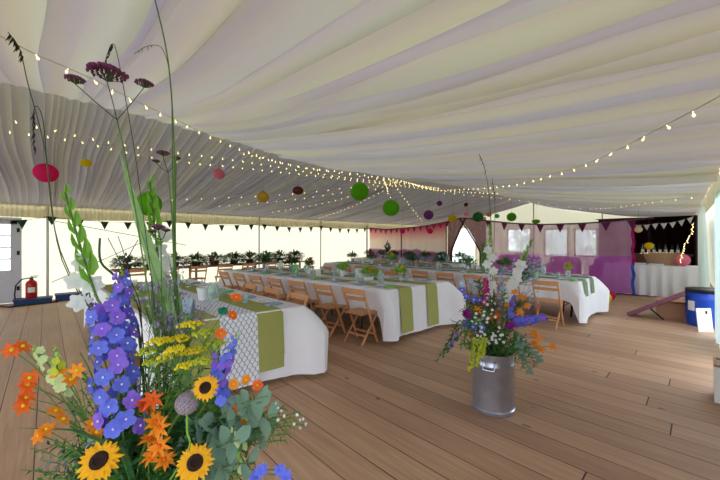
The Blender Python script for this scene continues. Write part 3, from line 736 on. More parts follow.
# ------------------------------------------------------------------ paper lanterns
def lantern(px, py, w, D, mt, label, sq=.95, hangto=None, name='paper_lantern', rope=True):
    d = D*F_PX/w*math.sqrt(1+((px-360)/F_PX)**2); d1 = below(px, py, d, .12+D*.5); D *= d1/d; d = d1; c = P(px, py, d); r = D/2
    t = empty(name, c, 0, label, 'lantern', 'paper lanterns')
    m = MB(); prof = []; n = 22
    for i in range(n+1):
        a = .14+(PI-.28)*i/n; rr = r*math.sin(a)*(1+(.018 if i % 2 else -.012)); prof.append((rr, -math.cos(a)*r*sq))
    m.lathe(prof, n=24, cap=False); SH = m.build('shade', MT[mt], t)
    m = MB(); m.lathe([(r*.15, r*sq*.97), (r*.15, r*sq*1.04)], n=12); m.tube([(0, 0, r*sq), (0, 0, r*sq+.06)], .003, n=4); m.build('wire_hook', MT['cord'], SH)
    if rope:
        x, y = c.x, c.y
        if x > XR_RIDGE: zt = near_z(x, y)-.02
        else: zt = 2.37+(ridge_z(y)-2.37)*max(0, (x-XL)/(XR_RIDGE-XL))-.04
        zt = min(max(zt-c.z, .12), 1.0)
        m = MB(); m.tube([(0, 0, r*sq+.05), (0, 0, zt)], .0022, n=4); m.build('cord', MT['cord'], t)
    return t
for nm, c in dict(l_mag=(236, 50, 130), l_yel=(236, 212, 40), l_grn=(112, 190, 36), l_pink=(240, 150, 178), l_brn=(130, 80, 66), l_pur=(140, 72, 148), l_cream=(240, 226, 184), l_teal=(110, 190, 170), l_peach=(226, 170, 120), l_dkg=(60, 130, 66), l_amb=(226, 190, 90)).items():
    MT[nm] = mat(nm+'_paper', c, .7, var=.05, trans=.5, spec=.1)
lantern(46, 173, 27, .27, 'l_mag', 'magenta paper lantern near the top left of the tent', .95)
lantern(86, 163, 12, .20, 'l_yel', 'small yellow lantern right of the magenta lantern', .85)
lantern(149, 204, 27, .30, 'l_grn', 'large green paper lantern half behind tall leaves', 1.05)
lantern(219, 174, 12, .24, 'l_pink', 'small pink paper lantern left of the yellow one', .95)
lantern(263, 197, 12, .26, 'l_amb', 'pale yellow paper lantern left of the brown lantern')
lantern(298, 190.5, 11, .24, 'l_brn', 'flat brown lantern left of the green lanterns', .75)
lantern(359.5, 191.5, 18.5, .36, 'l_grn', 'bright green round lantern, higher and left one of the pair')
lantern(391, 208, 17, .36, 'l_grn', 'bright green round lantern, lower and right one of the pair')
lantern(428.5, 215, 10, .30, 'l_pur', 'purple round lantern above the tapestry')
lantern(439.5, 203.5, 5.5, .18, 'l_pur', 'tiny violet lantern above the larger purple one')
lantern(452.5, 218.5, 9, .30, 'l_yel', 'yellow lantern at the peak of the door curtains', .85)
lantern(466, 204.5, 4.5, .16, 'l_brn', 'tiny dark red lantern right of the violet one')
lantern(466.5, 214, 5, .18, 'l_pink', 'tiny pink lantern beside the yellow lantern')
lantern(478, 217, 11, .34, 'l_dkg', 'dark green lantern over the door curtain')
lantern(489, 214.5, 5.5, .2, 'l_peach', 'small peach lantern between two green lanterns')
lantern(497, 216, 5, .2, 'l_teal', 'small teal lantern right of the peach lantern')
lantern(511.5, 217, 10, .34, 'l_grn', 'green lantern against the cream gable')
lantern(536, 221.5, 8.5, .30, 'l_grn', 'flattened green lantern on top of the net', .55)
lantern(571, 220.5, 7, .30, 'l_cream', 'cream lantern on top of the net', .6)
lantern(595, 222, 7, .30, 'l_grn', 'dull green lantern low on the net line', .45)
lantern(638.5, 229.5, 8.5, .18, 'l_cream', 'cream round lantern in front of the dark bar')
lantern(649, 246, 10, .21, 'l_yel', 'yellow round lantern over the bar counter')
lantern(430, 231, 6, .2, 'l_mag', 'magenta lantern against the right part of the tapestry')
lantern(402.5, 231, 5.5, .2, 'l_mag', 'magenta lantern at the middle post of the tapestry')

# ------------------------------------------------------------------ fairy lights
bulb0 = [None]
def fairy(label, pts, n, wob=.03, r=.009):
    o = V(pts[0]); Q = [V(p)-o for p in pts]
    # smooth catmull
    fine = []
    for i in range(len(Q)-1):
        a, b, c, d = Q[max(i-1, 0)], Q[i], Q[i+1], Q[min(i+2, len(Q)-1)]
        for k in range(8):
            t = k/8; fine.append(.5*((2*b)+(c-a)*t+(2*a-5*b+4*c-d)*t*t+(-a+3*b-3*c+d)*t**3))
    fine.append(Q[-1])
    root = empty('fairy_light_string', o, 0, label, 'fairy lights', 'fairy light strings')
    m = MB(); m.tube(fine, .0032, n=4); m.build('cable', MT['wire'], root)
    L = [0]
    for a, b in zip(fine, fine[1:]): L.append(L[-1]+(b-a).length)
    for k in range(n):
        s = (k+.5)/n*L[-1]*.999; i = max(j for j in range(len(L)-1) if L[j] <= s); q = fine[i].lerp(fine[i+1], (s-L[i])/(L[i+1]-L[i]))
        if bulb0[0] is None:
            b = MB(); b.ball((0, 0, -.028), .007, 6, 5, sq=(1, 1, 1.5)); b.tube([(0, 0, 0), (0, 0, -.02)], .002, n=4); ob = b.build('bulb', MT['bulb'], root); bulb0[0] = ob
        else:
            ob = bulb0[0].copy(); C.objects.link(ob); ob.parent = root
        ob.location = q; sc = r/.009; ob.scale = (sc, sc, sc); ob.rotation_euler = (rnd.uniform(-.6, .6), rnd.uniform(-.6, .6), 0)
def pp(l): return [P(x, y, below(x, y, d, .15)) for x, y, d in l]
fairy('fairy lights running from top left corner to the ridge', pp([(-25, 22, 2.3), (33, 53, 2.7), (90, 78, 3.0), (155, 110, 3.5), (240, 148, 4.6), (300, 166, 6.0), (385, 179, 8.2), (440, 188, 9.6)]), 46)
fairy('fairy lights crossing below the ridge at left, upper of two', pp([(-20, 112, 3.6), (75, 134, 4.2), (150, 148, 4.9), (240, 160, 6.0), (340, 176, 7.8), (440, 188, 9.6)]), 50)
fairy('fairy lights crossing below the ridge at left, lower of two', pp([(-20, 127, 4.4), (70, 139, 4.9), (160, 158, 5.6), (250, 168, 6.8), (340, 178, 8.2), (440, 190, 9.7)]), 50)
fairy('fairy lights along the ridge towards the gable', pp([(240, 152, 5.4), (300, 166, 6.4), (340, 171, 7.2), (400, 180, 8.6), (440, 190, 9.8), (500, 193, 11.5)]), 60)
for k, (a, dd, lab) in enumerate([((150, 200), 7.4, 'first'), ((215, 206), 8.6, 'second'), ((270, 212), 9.8, 'third'), ((318, 218), 11.2, 'fourth')]):
    e = P(a[0], a[1], dd); q0 = P(400, 181, 8.8); fairy('fairy lights fanning from the ridge to the left wall, %s from the door' % lab, [q0, q0.lerp(e, .5)-UP*.10, e], 20)
fairy('fairy lights dropping from ridge towards the lower green lantern', pp([(384, 178, 8.3), (388, 192, 8.8), (392, 201, 9.2)]), 10)
fairy('fairy lights dropping from ridge towards the purple lantern', pp([(392, 180, 8.5), (407, 201, 9.4), (423, 222, 10.4)]), 14)
fairy('fairy lights swagged from the ridge up to the top right corner', pp([(440, 190, 9.8), (500, 186, 7.5), (558, 173, 5.4), (600, 158, 4.2), (650, 133, 2.9), (716, 98, 1.9), (740, 80, 1.7)]), 30)
fairy('fairy lights across the far right slope towards the bar', pp([(440, 192, 9.9), (520, 200, 11.5), (582, 208, 12), (620, 206, 10), (655, 201, 8), (700, 196, 6)]), 30)
fairy('fairy lights along the front edge of the bar counter', pp([(640, 252.5, 9.1), (660, 252, 8.9), (684, 253, 8.7)]), 14, r=.008)
fairy('rope of fairy lights hanging down at the right of the bar', pp([(694, 222, 7.2), (690, 236, 7.4), (684, 246, 7.6), (680, 262, 7.8)]), 18, r=.012)

# ------------------------------------------------------------------ right side: curtains, barrel, boxes
def gather(y0, y1, x0, label, mt='curtain', z1=2.2):
    m = MB()
    def fn(u, v):
        y = y0+(y1-y0)*u; a = .05*math.sin(y*26+2*math.sin(y*5))+.03*math.sin(y*61)
        return (x0-.03*(y-y0)+a*(.4+.6*v)+.05*v, y, z1-(z1-.02)*v)
    m.grid(fn, int((y1-y0)/.012), 8); return tag(m.build('sheer_curtain', MT[mt]), label, 'curtain')
gather(6.2, 7.4, .20, 'sheer white curtain hanging at the right edge beside the blue drum')
gather(9.2, 10.9, .03, 'sheer white curtain panel behind the blue drum near the bar table')
bd = G(699, 326.5); bd = V((.07, 8.40, 0))
t = empty('storage_drum', bd, 0, 'blue plastic storage drum with black lid ring by the white curtain', 'barrel')
m = MB(); R = .27; m.lathe([(R*.9, 0), (R*.97, .03), (R, .1), (R, .22), (R*1.02, .25), (R, .28), (R, .45), (R*1.02, .48), (R, .51), (R*.97, .58), (R*.9, .62)], n=36); DB = m.build('body', MT['blue_plastic'], t)
m = MB(); m.lathe([(R*.99, .585), (R*1.02, .60), (R*1.02, .64), (R*.97, .65)], n=36, cap=False); m.build('lid_ring', MT['black_plastic'], t)
m = MB(); m.lathe([(R*.96, .62), (R*.96, .645), (R*.6, .65), (0.001, .65)], n=36); m.build('lid', MT['black_plastic'], t)
m = MB()
for a0 in (-2.36,): 
    m.grid(lambda u, v: ((R+.004)*math.cos(a0-.22+.44*u), (R+.004)*math.sin(a0-.22+.44*u), .27+.17*v), 6, 1)
m.build('sticker', MT['paper'], DB)
cdp = G(704.5, 331.5); t = empty('white_card', cdp, .75, 'white card standing against the front of the blue drum', 'card')
m = MB(); m.box((0, 0, .19), (.23, .012, .38), rot=Matrix.Rotation(-.12, 3, 'X')); m.build('sheet', MT['paper'], t, smooth=False)
m = MB(); m.box((0, -.03, .32), (.03, .004, .05)); m.build('printed_mark', MT['metal_dark'], t, smooth=False)
cb = G(671, 320)+V((-.02, .2, 0)); t = empty('cardboard_box', cb, .05, 'brown cardboard box left of the blue drum', 'box')
m = MB(); m.box((0, 0, .16), (.40, .36, .32)); m.build('carton', MT['card'], t, smooth=False, bevel=.004)
for s in (-1, 1): m = MB(); m.box((0, s*.2, .335), (.40, .14, .006), rot=Matrix.Rotation(s*.35, 3, 'X')); m.build('flap', MT['card'], t, smooth=False)
a = G(631, 313.5, .03); b = P(686, 293, 5.9)
t = empty('leaning_board', a, 0, 'maroon folding board leaning over the cardboard box', 'board')
dv = b-a
m = MB(); m.bar((0, 0, 0), dv, .34, .07); m.build('board', MT['maroon'], t, smooth=False, bevel=.004)
for s in (-1, 1):
    m = MB(); n_ = dv.normalized().cross(UP).normalized(); m.bar(n_*s*.14+UP*.02, dv+n_*s*.14+UP*.02, .03, .04); m.build('rail', MT['wood_dark'], t, smooth=False)
m = MB(); m.bar(dv*.35+V((0,0,-.01)), V((dv.x*.62, dv.y*.62, -a.z+.01)), .03, .02); m.build('prop_leg', MT['metal_dark'], t, smooth=False)
t = empty('white_crate', V((.235, 4.60, 0)), 0, 'white crate with orange rimmed top at the right edge of the photo', 'crate')
m = MB()
for s, sz in (((0, -.14, .17), (.3, .012, .33)), ((0, .14, .17), (.3, .012, .33)), ((-.144, 0, .17), (.012, .28, .33)), ((.144, 0, .17), (.012, .28, .33)), ((0, 0, .01), (.29, .28, .012))): m.box(s, sz)
m.build('body', MT['paper'], t, smooth=False)
m = MB()
for s, sz in (((0, -.14, .345), (.31, .02, .02)), ((0, .14, .345), (.31, .02, .02)), ((-.145, 0, .345), (.02, .26, .02)), ((.145, 0, .345), (.02, .26, .02))): m.box(s, sz)
m.build('rim', MT['card'], t, smooth=False)
# balloons by the net
for i, (px, py, c) in enumerate(((604, 291, 'l_mag'), (611, 296, 'hotpink'), (607, 299, 'l_yel'))):
    q = G(px, py+4, .02); t = empty('balloon', q+V((0, 0, .11)), 0, ['magenta balloon on the floor by the net', 'hot pink balloon at the foot of the net', 'yellow balloon on the floor by the net'][i], 'balloon')
    m = MB(); m.lathe([(.001, -.13), (.03, -.115), (.075, -.07), (.1, 0), (.095, .05), (.06, .1), (.001, .12)], n=18); m.build('skin', MT[c], t); m = MB(); m.lathe([(.012, -.15), (.003, -.128)], n=8); m.build('knot', MT[c], t)
# on the bar
t = empty('wicker_basket', (-.72, 12.15, .83), 0, 'brown wicker basket on the bar table behind the pink lantern', 'basket')
m = MB(); m.lathe([(.20, 0), (.26, .24), (.27, .25), (.25, .25), (.19, .02)], n=20, cap=False); m.lathe([(.001, .01), (.2, .01)], n=20); m.build('weave', MT['wicker'], t); t.scale = (1.6, .8, 1.35)
lt = lantern(685, 264, 12, .28, 'l_pink', 'pink patterned lantern standing on the bar table', 1.1, rope=False); lt.location = (-.32, 11.9, .99); lt.scale = (1, 1, 1)
for i in range(7):
    x = -1.25+.13*i; t = empty('bottle', (x, 13.35+.05*(i % 2), 1.095), 0, 'dark glass bottle on the bar counter, %s from the left' % ORD[i], 'bottle', 'bottles on the bar counter')
    m = MB(); m.lathe([(.035, 0), (.037, .02), (.037, .17), (.014, .22), (.012, .29), (.015, .295)], n=12); gb = m.build('glass_body', MT['bottle' if i % 2 else 'glass'], t)
    m = MB(); m.lathe([(.0385, .05), (.0385, .13)], n=12, cap=False); m.build('paper_label', MT['paper'], gb)
for i in range(3):
    m = MB(); m.box((0, 0, 0), (.3, .3, .04)); o = m.build('tray', MT['plate'], smooth=False, bevel=.008); o.location = (-1.55+.36*i, 11.95, .855); tag(o, 'white tray on the bar table, %s from the left' % ORD[i], 'tray', 'trays on the bar table')
bunting('white triangular bunting across the dark bar', sag_pts([(-1.75, 12.8, 2.05), (-.9, 12.8, 2.0), (-.12, 12.8, 2.18)], .06, 8), 9, .15, 'flag_white')

# ------------------------------------------------------------------ left side: extinguisher, blue timber
t = empty('fire_extinguisher', (XL+.24, -.26, .12), 0, 'red fire extinguisher standing by the white door', 'fire extinguisher')
m = MB(); m.lathe([(.10, 0), (.105, .02), (.105, .34), (.09, .39), (.04, .43), (.035, .46)], n=20); EC = m.build('cylinder', MT['red_paint'], t)
m = MB(); m.lathe([(.03, .45), (.03, .49), (.02, .5)], n=12); m.box((0, .05, .52), (.03, .14, .015)); m.box((0, .04, .49), (.03, .12, .015)); m.build('valve_handle', MT['black_plastic'], t)
m = MB(); m.tube([(0, -.03, .48), (0, -.16, .46), (0, -.26, .32), (0, -.28, .1), (0, -.27, .0)], .015, n=8); m.build('hose', MT['black_plastic'], t)
m = MB(); m.grid(lambda u, v: (.107*math.cos(-.6+1.2*u), .107*math.sin(-.6+1.2*u), .14+.12*v), 6, 1); m.build('instruction_sticker', MT['paper'], EC)
for i, (y0, y1, x, h) in enumerate(((-.55, .10, XL+.30, .12), (.16, 1.1, XL+.26, .16))):
    m = MB(); m.box((x, (y0+y1)/2, h/2), (.36, y1-y0, h)); m.box((x, (y0+y1)/2, h-.01), (.40, y1-y0+.03, .025)); tag(m.build('blue_plinth', MT['blue_dark'], smooth=False, bevel=.006), ['low blue timber plinth under the fire extinguisher', 'low blue timber plinth right of the corner pole'][i], 'plinth')
m = MB(); m.tube([(XL+.5, -.75, .03), (XL+.75, -.6, .02), (XL+.7, -.3, .02), (XL+.65, 0, .02), (XL+.6, .2, .02)], .018, n=8); tag(m.build('black_cable', MT['black_plastic']), 'black cable lying on the floor below the door', 'cable')
m = MB()
for (a, b) in (((0.02, 2.02), (3.2, 1.35)), ((.1, .45), (2.6, 1.75))):
    m = MB(); m.tube([(XL+.1, a[0], a[1]), (XL+.1, b[0], b[1])], .009, n=5); tag(m.build('bracing_wire', MT['stem_d']), 'thin dark bracing wire across the cream wall, %s' % ('falling to the right' if a[1] > 1 else 'rising to the right'), 'wire')
# ------------------------------------------------------------------ milk churns and flowers
def churn(loc, label, rz=0, kind='bucket'):
    t = empty('metal_churn', loc, rz, label, 'churn'); R = .178
    m = MB(); m.lathe([(R*.98, 0), (R*1.04, .005), (R*1.05, .03), (R*1.0, .04), (R, .06), (R*1.0, .40), (R*1.02, .405), (R*1.02, .42), (R*.99, .43), (R*.97, .47), (R*1.03, .50), (R*1.03, .515), (R*.95, .51), (R*.93, .40), (R*.93, .3)], n=40, cap=False); m.lathe([(.001, .01), (R*.98, .01)], n=40); m.build('body', MT['zinc'], t)
    for a in (-1.3, 1.84):
        m = MB(); c = V((math.cos(a), math.sin(a), 0)); s = V((-c.y, c.x, 0))
        m.tube([c*R+s*.05+UP*.47, c*(R+.025)+s*.05+UP*.46, c*(R+.035)+s*.045+UP*.40, c*(R+.035)-s*.045+UP*.40, c*(R+.025)-s*.05+UP*.46, c*R-s*.05+UP*.47], .007, n=8); m.build('handle', MT['zinc'], t)
    m = MB(); m.lathe([(.001, .40), (R*.93, .40)], n=24); m.build('water', MT['leaf_d'], t)
    return t
churn((-1.47, .27, 0), 'galvanised metal churn holding the big foreground bouquet')
churn((-1.30, 2.90, 0), 'galvanised metal churn of flowers standing alone on the open floor')
class Arr:
    def __init__(s, c, r, lab): s.c = V(c); s.r = r; s.lab = lab
A1 = Arr((-1.47, .27, .42), .11, 'foreground'); A2 = Arr((-1.30, 2.90, .42), .11, 'churn')
rf = random.Random(21)
CAMP = V((0, 0, EYE))
def stem_thing(name, label, cat, grp, H, arr, thick=.003, mt='stem', via=None, lean=.5):
    H = V(H); a = rf.uniform(0, 2*PI); q = arr.r*math.sqrt(rf.random())
    off = H-arr.c; off.z = 0
    dirn = off.normalized() if off.length > .01 else V((0, 0, 0))
    B = arr.c+V((math.cos(a), math.sin(a), 0))*q*.6+dirn*arr.r*.35; B.z = arr.c.z
    t = empty(name, B, 0, label, cat, grp)
    if via: ctrl = [V(p)-B for p in via]; raw = [V((0, 0, 0))]+ctrl+[H-B]
    else:
        ct = V(((H.x-B.x)*lean*.7, (H.y-B.y)*lean*.7, max(.12, (H.z-B.z)*.7+.08*(off.length))))
        raw = []
        for i in range(9): u = i/8; raw.append(ct*2*u*(1-u)+(H-B)*u*u)
    if via:
        fine = []
        for i in range(len(raw)-1):
            a_, b_, c_, d_ = raw[max(i-1, 0)], raw[i], raw[i+1], raw[min(i+2, len(raw)-1)]
            for k in range(5): u = k/5; fine.append(.5*((2*b_)+(c_-a_)*u+(2*a_-5*b_+4*c_-d_)*u*u+(-a_+3*b_-3*c_+d_)*u**3))
        raw = fine+[raw[-1]]
    m = MB(); m.tube(raw, thick, thick*.7, n=5); m.build('stem', MT[mt], t)
    return t, B, raw
def frame(n):
    n = V(n).normalized(); a = n.orthogonal().normalized(); return n, a, n.cross(a)
def star(m, c, n, L, W, k=6, open_=.35, mi=0, rot=None, curl=.25, shape=(.35, .9, .8, .06), jit=.1):
    n, a, b = frame(n); r0 = rf.uniform(0, 6) if rot is None else rot
    for i in range(k):
        t = r0+2*PI*i/k+rf.uniform(-jit, jit); d = a*math.cos(t)+b*math.sin(t)+n*open_
        m.petal(c, d, n, L*rf.uniform(.9, 1.1), W, curl, mi, shape)
def sunflower(px, py, d, D, label, tilt=(0, 0, 0), arr=A1):
    H = P(px, py, d); t, B, raw = stem_thing('sunflower', label, 'sunflower', 'sunflowers', H, arr, .006)
    c = H-B; n = ((CAMP-H).normalized()+V(tilt)).normalized()
    m = MB(); star(m, c, n, D*.5, D*.19, 21, .12, curl=.12, shape=(.6, 1, .85, .1)); star(m, c+n*.004, n, D*.44, D*.17, 17, .3, curl=.2, shape=(.6, 1, .85, .1)); m.build('petals', MT['sun'], t)
    m = MB(); R = D*.235; m.lathe([(.001, .0), (R*.9, .0), (R, .006), (R*.85, .016), (R*.5, .018), (R*.4, .014), (.001, .013)], c, 18, axis=n); m.build('seed_disc', MT['disc'], t)
    m = MB(); star(m, c-n*.006, n, D*.3, D*.12, 9, .05); m.build('sepals', MT['leaf'], t)
    m = MB()
    for k in (.45, .65):
        i = int(k*(len(raw)-1)); q = V((rf.uniform(-1, 1), rf.uniform(-1, 1), .1)); m.petal(raw[i], q, UP, .11, .07, .3)
    m.build('leaves', MT['leaf'], t)
def multi(name, label, cat, grp, heads, arr, mt, L, W, k=6, open_=.3, center=None, depth=None, thick=.0025, curl=.3, shape=(.35, .9, .8, .06), face=.7, per=1):
    H = heads[0]; t, B, raw = stem_thing(name, label, cat, grp, H, arr, thick)
    for j, h in enumerate(heads):
        c = V(h)-B; n = ((CAMP-V(h)).normalized()*face+V((rf.uniform(-.5, .5), rf.uniform(-.5, .5), rf.uniform(-.1, .6)))).normalized()
        m = MB(); star(m, c, n, L, W, k, open_, curl=curl, shape=shape)
        if per > 1: star(m, c, n, L*.8, W, k, open_+.5, curl=curl, shape=shape)
        m.build('petals', MT[mt], t)
        if center:
            m = MB(); m.ball(c+n*.004, L*.2, 6, 5); m.build('centre', MT[center], t)
        if j:
            i = int(len(raw)*.6); m = MB(); m.tube([raw[i], raw[i].lerp(c, .6)+V((0, 0, .01)), c], thick*.7, n=4); m.build('side_stem', MT['stem'], t)
    return t
def spike(name, label, cat, grp, a, b, arr, mt, n, fl, rad, eye=None, taper=.45, k=5, buds='leaf_l', mt2=None, sx=1.0):
    """flower spike with florets from a (bottom) to b (tip), world space"""
    a, b = V(a), V(b); t, B, raw = stem_thing(name, label, cat, grp, b, arr, .0035, via=[arr.c.lerp(a, .55)+V((0, 0, .02)), a])
    ax = (b-a).normalized(); n0, u, v = frame(ax); L = (b-a).length
    for i in range(n):
        q = i/n; s = 1-(1-taper)*q; th = i*2.4+rf.uniform(-.3, .3); out = u*math.cos(th)+v*math.sin(th)
        c = a-B+ax*L*(q+rf.uniform(-.03, .03))+out*rad*s*sx*rf.uniform(.7, 1.15); nn = (out+ax*.15+(CAMP-a).normalized()*.3+V((rf.uniform(-.35, .35), rf.uniform(-.35, .35), rf.uniform(-.35, .35)))).normalized(); mi = rf.random() < .4 if mt2 else 0
        m = MB(); star(m, c, nn, fl*s, fl*s*.85, k, .25, 0, curl=.1, shape=(.45, 1, 1.15, .75), jit=.25); fo = m.build('floret', MT[mt2 if mi else mt], t)
        if eye: e = MB(); e.ball(c+nn*.007, fl*.13*s, 6, 4); e.build('pale_centre', MT[eye], fo)
    m = MB()
    for i in range(5): m.ball(b-B+ax*(.008*i-.01)+u*.004*math.sin(i*2.4), .006*(1-i*.13), 6, 4)
    m.build('tip_buds', MT[buds], t)
    return t
def gladiolus(label, pts, blooms, arr, budr=(0, 1), bud='leaf_l', D=.045, name='gladiolus', scale=1.0, mtf='whitef'):
    pts = [V(p) for p in pts]; t, B, raw = stem_thing(name, label, 'gladiolus', 'gladioli', pts[-1], arr, .0055, via=pts[:-1])
    m = MB(); line = [p-B for p in pts]
    def at(q):
        s = q*(len(line)-1); i = min(int(s), len(line)-2); return line[i].lerp(line[i+1], s-i), (line[i+1]-line[i]).normalized()
    N = 12
    side = RT
    for i in range(N):
        q = budr[0]+(budr[1]-budr[0])*i/(N-1); c, d = at(q); s = 1-.6*i/N; sg = 1 if i % 2 else -1
        up = (side*sg+(CAMP-(c+B)).normalized()*.4).normalized()
        for w in (-.5, .5): m.petal(c-d*.01+side*w*.003, d+side*sg*.42, up, .078*s*scale, .034*s*scale, .10, shape=(.4, 1, .7, .05), cup=.35)
    m.build('buds', MT[bud], t)
    for c in blooms:
        m = MB(); c = V(c); nn = ((CAMP-c).normalized()+RT*rf.uniform(-.6, .6)+UP*rf.uniform(-.1, .3)).normalized(); star(m, c-B-nn*.02, nn, D*scale, D*.8*scale, 6, .55, curl=.3, shape=(.3, 1, 1.05, .35)); star(m, c-B-nn*.01, nn, D*.7*scale, D*.6*scale, 3, .9, curl=.3, shape=(.3, 1, 1.05, .35)); m.build('bloom', MT[mtf], t)
    return t
def umbel(label, heads, arr, mt='yellow', R=.035, nr=16, dot=.005, name='fennel_umbel', cat='umbel flower', via=None, cm='ygreen'):
    t, B, raw = stem_thing(name, label, cat, 'yellow umbels', heads[0], arr, .003, via=via)
    for j, h in enumerate(heads):
        c = V(h)-B; st = c-UP*R*1.1
        r = MB(); f = MB()
        if j: i = int(len(raw)*.6); r.tube([raw[i], raw[i].lerp(st, .6), st], .0018, n=4)
        for k in range(nr):
            a = k*2.4; q = math.sqrt((k+.5)/nr)*R; e = c+V((math.cos(a)*q, math.sin(a)*q, R*.25*(1-(q/R)**2)+rf.uniform(-.003, .003)))
            r.tube([st, e], .0007, n=3)
            for z in range(4): f.ball(e+V((rf.uniform(-1, 1), rf.uniform(-1, 1), rf.uniform(-.3, .7)))*dot*1.3, dot*rf.uniform(.6, 1.1), 5, 4)
        r.build('rays', MT['stem'], t); f.build('florets', MT[mt if j % 2 == 0 else cm], t)
def verbena(label, fork, heads, sizes, arr, via):
    t, B, raw = stem_thing('purple_verbena', label, 'verbena', 'verbenas', fork, arr, .0032, via=via)
    f = V(fork)-B
    for h, s in zip(heads, sizes):
        c = V(h)-B; m = MB(); m.tube([f, f.lerp(c, .5)+(UP*-.01), c-UP*s*.25], .0018, n=4); m.build('side_stem', MT['stem_d'], t)
        m = MB(); g = MB()
        for k in range(70):
            a = k*2.4; q = math.sqrt((k+.5)/70)*s*.5; e = c+V((math.cos(a)*q, math.sin(a)*q, s*.16*(1-(q/(s*.5))**2)))
            m.ball(e, s*.045*rf.uniform(.7, 1.3), 5, 4, sq=(1, 1, 1.5))
            if k % 3 == 0: g.tube([c-UP*s*.25, e-UP*.002], .0012, n=3)
        m.build('flower_head', MT['purple'], t); g.build('calyx', MT['stem_d'], t)
def sprig(H, arr, kind, n=16, L=.04, label=None, W=None, via=None, cat='foliage'):
    KN = dict(leaf=('leafy_sprig', 'mid green leafy sprig in the %s bouquet'), leaf_d=('dark_leaf_sprig', 'dark green leafy sprig in the %s bouquet'), euc=('eucalyptus_sprig', 'blue green eucalyptus sprig in the %s bouquet'), grey=('silver_leaf_sprig', 'silvery lobed foliage sprig in the %s bouquet'), leaf_l=('lime_leaf_sprig', 'lime green leafy sprig in the %s bouquet'))[kind]
    t, B, raw = stem_thing(KN[0], label or KN[1] % arr.lab, cat, None if label else KN[1].split(' in the')[0]+'s in the %s bouquet' % arr.lab, H, arr, .0022, via=via)
    m = MB(); N = len(raw)
    for i in range(n):
        q = .38+.62*i/n; s = q*(N-1); k = min(int(s), N-2); c = raw[k].lerp(raw[k+1], s-k); d = (raw[k+1]-raw[k]).normalized()
        nn, u, v = frame(d); th = i*2.4+rf.uniform(-.4, .4); out = u*math.cos(th)+v*math.sin(th)
        LL = L*rf.uniform(.7, 1.2)*(1.15-.5*(q-.38))
        if kind == 'euc': m.petal(c, out+d*.5, d, LL, LL*.75, .15, shape=(.35, 1, .95, .2))
        elif kind == 'grey':
            for j in (-1, 0, 1): m.petal(c+out*LL*.2*abs(j), out+d*.6+nn.cross(out)*j*.8, d, LL*.8, LL*.28, .2, shape=(.5, .8, 1.1, .3))
        else: m.petal(c, out+d*.7, d, LL, (W or .42)*LL, .3, shape=(.3, 1, .7, .04))
    m.build('leaves', MT[kind], t); return t
def blade(label, pts, w, name='tall_leaf_blade', arr=A1, mt='blade'):
    pts = [V(p) for p in pts]; b = arr.c.copy(); full = [b]+pts; o = b; t = empty(name, o, 0, label, 'leaf'); m = MB(); vs = []; fs = []; N = 20
    def at(q):
        s = q*(len(full)-1); i = min(int(s), len(full)-2); return full[i].lerp(full[i+1], s-i)-o
    for i in range(N+1):
        q = i/N; c = at(q); ww = w*min(1, .35+q*3)*(1 if q < .55 else max(.02, 1-((q-.55)/.45)**1.6))
        for k in (-1, -.5, 0, .5, 1): vs.append(c+RT*k*ww/2+FW*(abs(k)*ww*.25))
    for i in range(N):
        for k in range(4): fs.append((i*5+k, i*5+k+1, i*5+k+6, i*5+k+5))
    m.add(vs, fs); m.build('blade', MT[mt], t); r = MB(); r.tube([at(i/N)-FW*.001 for i in range(N)], .0022, .0008, n=4); r.build('midrib', MT['stem'], t)
def grass(label, pts, seeds, arr, r=.002, mt='stem', group='wild grasses', sd='seed', ss=.012):
    pts = [V(p) for p in pts]; t, B, raw = stem_thing('wild_grass', label, 'grass', group, pts[-1], arr, r, mt, via=pts[:-1])
    if seeds:
        m = MB()
        for i in range(seeds):
            k = int((len(raw)-1)*(.80+.2*i/seeds)); c = raw[k]; d = V((rf.uniform(-.3, .3), rf.uniform(-.3, .3), -1)).normalized()
            m.petal(c, d, RT, ss*rf.uniform(.8, 1.8), ss*.35, .1, shape=(.4, 1, .6, .1), cup=.5)
        m.build('seed_heads', MT[sd], t)
def Q(l, d): return [P(x, y, d) for x, y in l]

# ---- foreground bouquet
sunflower(195, 463, 1.0, .105, 'open sunflower facing the camera at the bottom middle of the bouquet', (0, 0, .15))
sunflower(100, 461, 1.02, .118, 'sunflower with ragged petals at the bottom left of the bouquet', (-.1, -.35, .35))
sunflower(206, 388, 1.06, .082, 'smaller sunflower above the allium, turned slightly to the left', (-.25, -.2, .1))
blade('tall broad striped green leaf blade standing up in the foreground bouquet', Q([(183, 400), (164, 300), (139, 225), (119, 150)], 1.28), .056)
blade('shorter pale green leaf blade behind the tall broad one', Q([(188, 380), (186, 350), (178, 300), (168, 255)], 1.34), .03)
blade('dark narrow leaf arching out to lower left of the bouquet', Q([(120, 450), (70, 430), (14, 428)], 1.05), .03, mt='leaf_d')
gladiolus('gladiolus with green buds and white blooms at left of the delphinium', Q([(120, 340), (98, 300), (80, 245), (65, 192)], 1.2), Q([(84, 262), (76, 280), (92, 284), (80, 302)], 1.2), A1, (.45, 1), D=.030, scale=1.2)
gladiolus('gladiolus with white blooms standing behind the broad leaf blade', Q([(168, 345), (162, 290), (155, 230), (150, 182)], 1.4), Q([(166, 235), (158, 250), (168, 262), (160, 275), (168, 290)], 1.4), A1, (.55, 1), D=.032, scale=1.15)
spike('blue_delphinium', 'large blue violet delphinium spike in the foreground bouquet', 'delphinium', 'foreground delphiniums', P(122, 428, 1.12), P(108, 300, 1.15), A1, 'blue', 54, .031, .050, 'eye', .8, mt2='violet', sx=1.25)
